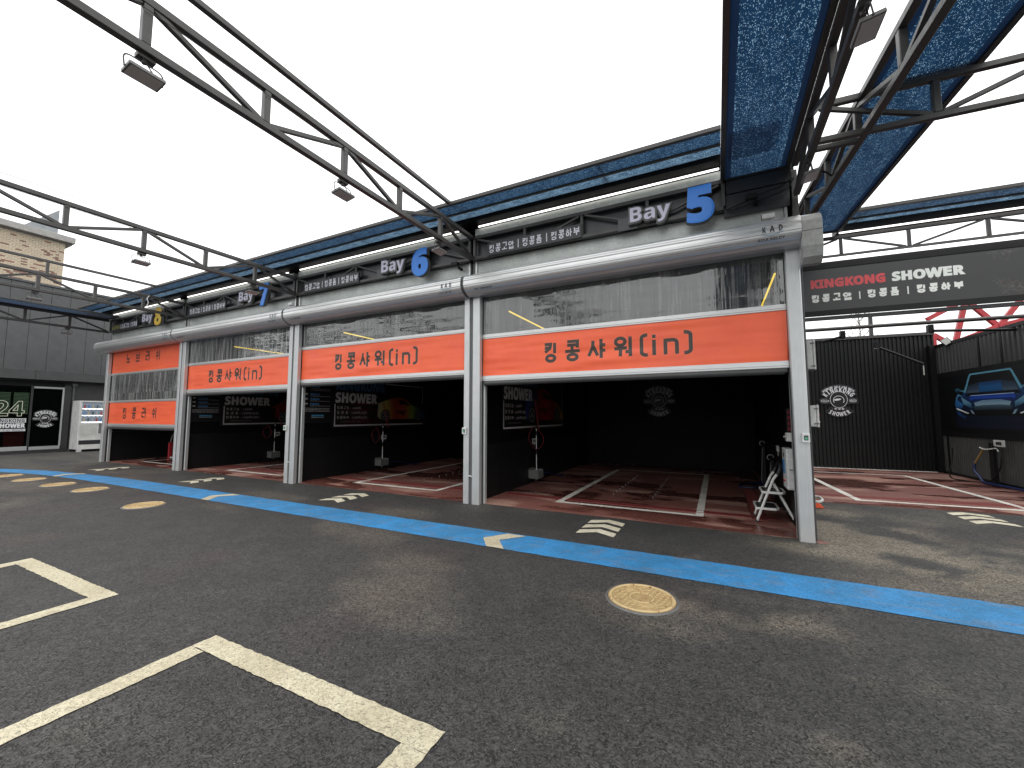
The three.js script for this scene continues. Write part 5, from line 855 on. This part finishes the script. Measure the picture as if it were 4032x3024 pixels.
{ // drinks machine
  const X = -26.42, z0 = -2.45, z1 = -1.26, t = thing('vending_machine', 'white drinks vending machine standing against the grey shop', 'vending machine');
  part(t, 'body', [rb(X - 0.84, X - 0.03, 0.1, 2.29, z0, z1, 0.02), rb(X - 0.03, X, 0.1, 2.29, z0, z0 + 0.05, 0.008), rb(X - 0.03, X, 0.1, 2.29, z1 - 0.09, z1, 0.008), rb(X - 0.03, X, 2.22, 2.285, z0 + 0.05, z1 - 0.09, 0.008), rb(X - 0.03, X, 0.1, 1.27, z0 + 0.05, z1 - 0.09, 0.008)], M.white);
  part(t, 'display_back', bx(X - 0.029, X - 0.026, 1.27, 2.22, z0 + 0.05, z1 - 0.09), mat({ color: lin(0.28, 0.34, 0.42), roughness: 0.4 }));
  for (let k = 0; k < 3; k++) { const y = 1.3 + k * 0.3; part(t, 'shelf', rb(X - 0.027, X + 0.0, y, y + 0.035, z0 + 0.05, z1 - 0.1, 0.004), M.led); const bt = []; for (let q = 0; q < 7; q++) bt.push(rb(X - 0.006, X + 0.002, y - 0.008, y + 0.01, z1 - 0.16 - q * 0.14, z1 - 0.1 - q * 0.14, 0.002)); part(t, 'buttons', bt, M.signDark); }
  part(t, 'advert', bx(X - 0.0, X + 0.004, 0.72, 1.23, z1 - 0.62, z1 - 0.06), M.boxWhite); for (const y of [0.71, 1.225]) part(t, 'advert_rim', bx(X, X + 0.008, y, y + 0.015, z1 - 0.63, z1 - 0.05), M.white);
  part(t, 'coin_panel', bx(X, X + 0.006, 0.8, 1.26, z0 + 0.1, z1 - 0.68), M.greyPlastic); part(t, 'hatch', rb(X - 0.004, X + 0.006, 0.32, 0.51, z0 + 0.06, z1 - 0.05, 0.004), M.signDark);
  for (const z of [z0 + 0.1, z1 - 0.1]) part(t, 'foot', bx(X - 0.14, X - 0.02, 0, 0.1, z - 0.07, z + 0.07), M.white);
  let proto; const cols = [lin(0.5, 0.4, 0.25), lin(0.4, 0.05, 0.05), lin(0.08, 0.1, 0.12), lin(0.1, 0.25, 0.5), lin(0.4, 0.42, 0.4)].map((c) => mat({ color: c, roughness: 0.3 }));
  for (let k = 0; k < 3; k++) for (let q = 0; q < 7; q++) { const o = thing('drink_can', `small drink can on the ${['lowest', 'middle', 'top'][k]} shelf of the vending machine`, 'drink can', [X - 0.0, 1.336 + k * 0.3, z1 - 0.17 - q * 0.14], `drink cans on the ${['lowest', 'middle', 'top'][k]} vending shelf`); part(o, 'can', rod([-0.002, 0, 0], [-0.002, 0.17, 0], 0.024, 10), cols[(k * 3 + q * 2) % 5]); part(o, 'lid', rod([-0.002, 0.17, 0], [-0.002, 0.18, 0], 0.02, 10), M.steelBright); }
}
{ // brick block beyond the shop
  const X = -36, z1 = 4, z0 = -2.93, y0 = 7, y1 = 12.03, t = thing('brick_building', 'pale brown brick block with overhanging eaves behind the grey shop', 'building');
  part(t, 'wall', bx(X - 12, X - 0.02, 0, y1, z0 + 0.02, z1), mat({ color: lin(0.42, 0.37, 0.3), roughness: 0.9 }));
  part(t, 'eaves', [rb(X - 12.2, X + 0.0, y1, y1 + 0.06, z0 - 0.3, z1, 0.01), rb(X - 12.3, X + 0.35, y1 + 0.06, y1 + 0.42, z0 - 0.34, z1, 0.02)], mat({ color: lin(0.42, 0.41, 0.39), roughness: 0.7, map: grainMap }));
  const bw = 0.24, bh = 0.078, rows = Math.floor((y1 - y0) / bh), cols = Math.ceil((z1 - z0) / bw), n = rows * cols, im = new THREE.InstancedMesh(bx(-0.03, 0.012, 0, bh - 0.012, 0.006, bw - 0.006), mat({ color: 0xffffff, roughness: 0.85 }), n), m = new THREE.Matrix4();
  let q = 0; for (let r = 0; r < rows; r++) for (let c = 0; c < cols; c++) { const z = z0 + c * bw - (r % 2 ? 0 : bw / 2), zz = Math.max(z0, z); m.makeTranslation(X + 0.004 * hash(r, c, 5), y0 + r * bh, zz); im.setMatrixAt(q, m); const h = hash(r, c, 6), dk = h > 0.84; im.setColorAt(q++, dk ? lin(0.2 + 0.1 * hash(r, c, 7), 0.14, 0.11) : lin(0.52 + 0.1 * h, 0.44 + 0.08 * h, 0.33 + 0.06 * h)); }
  im.name = 'brick'; im.userData.kind = 'stuff'; sh(im); t.add(im);
  const rg = []; for (let k = 0; k < 9; k++) rg.push(bx(X - 0.9, X - 0.86, y1 + 0.42, y1 + 1.1 + k * 0.1, z0 + 0.5 + k * 0.16 - 0.01, z0 + 0.5 + k * 0.16 + 0.16)); part(t, 'roof_shed', new THREE.ExtrudeGeometry(new THREE.Shape([[-(z0 + 0.35), y1 + 0.42], [-(z0 + 0.35), y1 + 2.0], [-(z0 + 1.7), y1 + 0.5], [-(z0 + 1.7), y1 + 0.42]].map((a) => new THREE.Vector2(...a))), { depth: 1.2, bevelEnabled: false }).rotateY(Math.PI / 2).translate(X - 1.2, 0, 0), mat({ color: lin(0.3, 0.32, 0.34), roughness: 0.4, metalness: 0.3, map: grainMap }));
}

renderer.render(scene, camera);
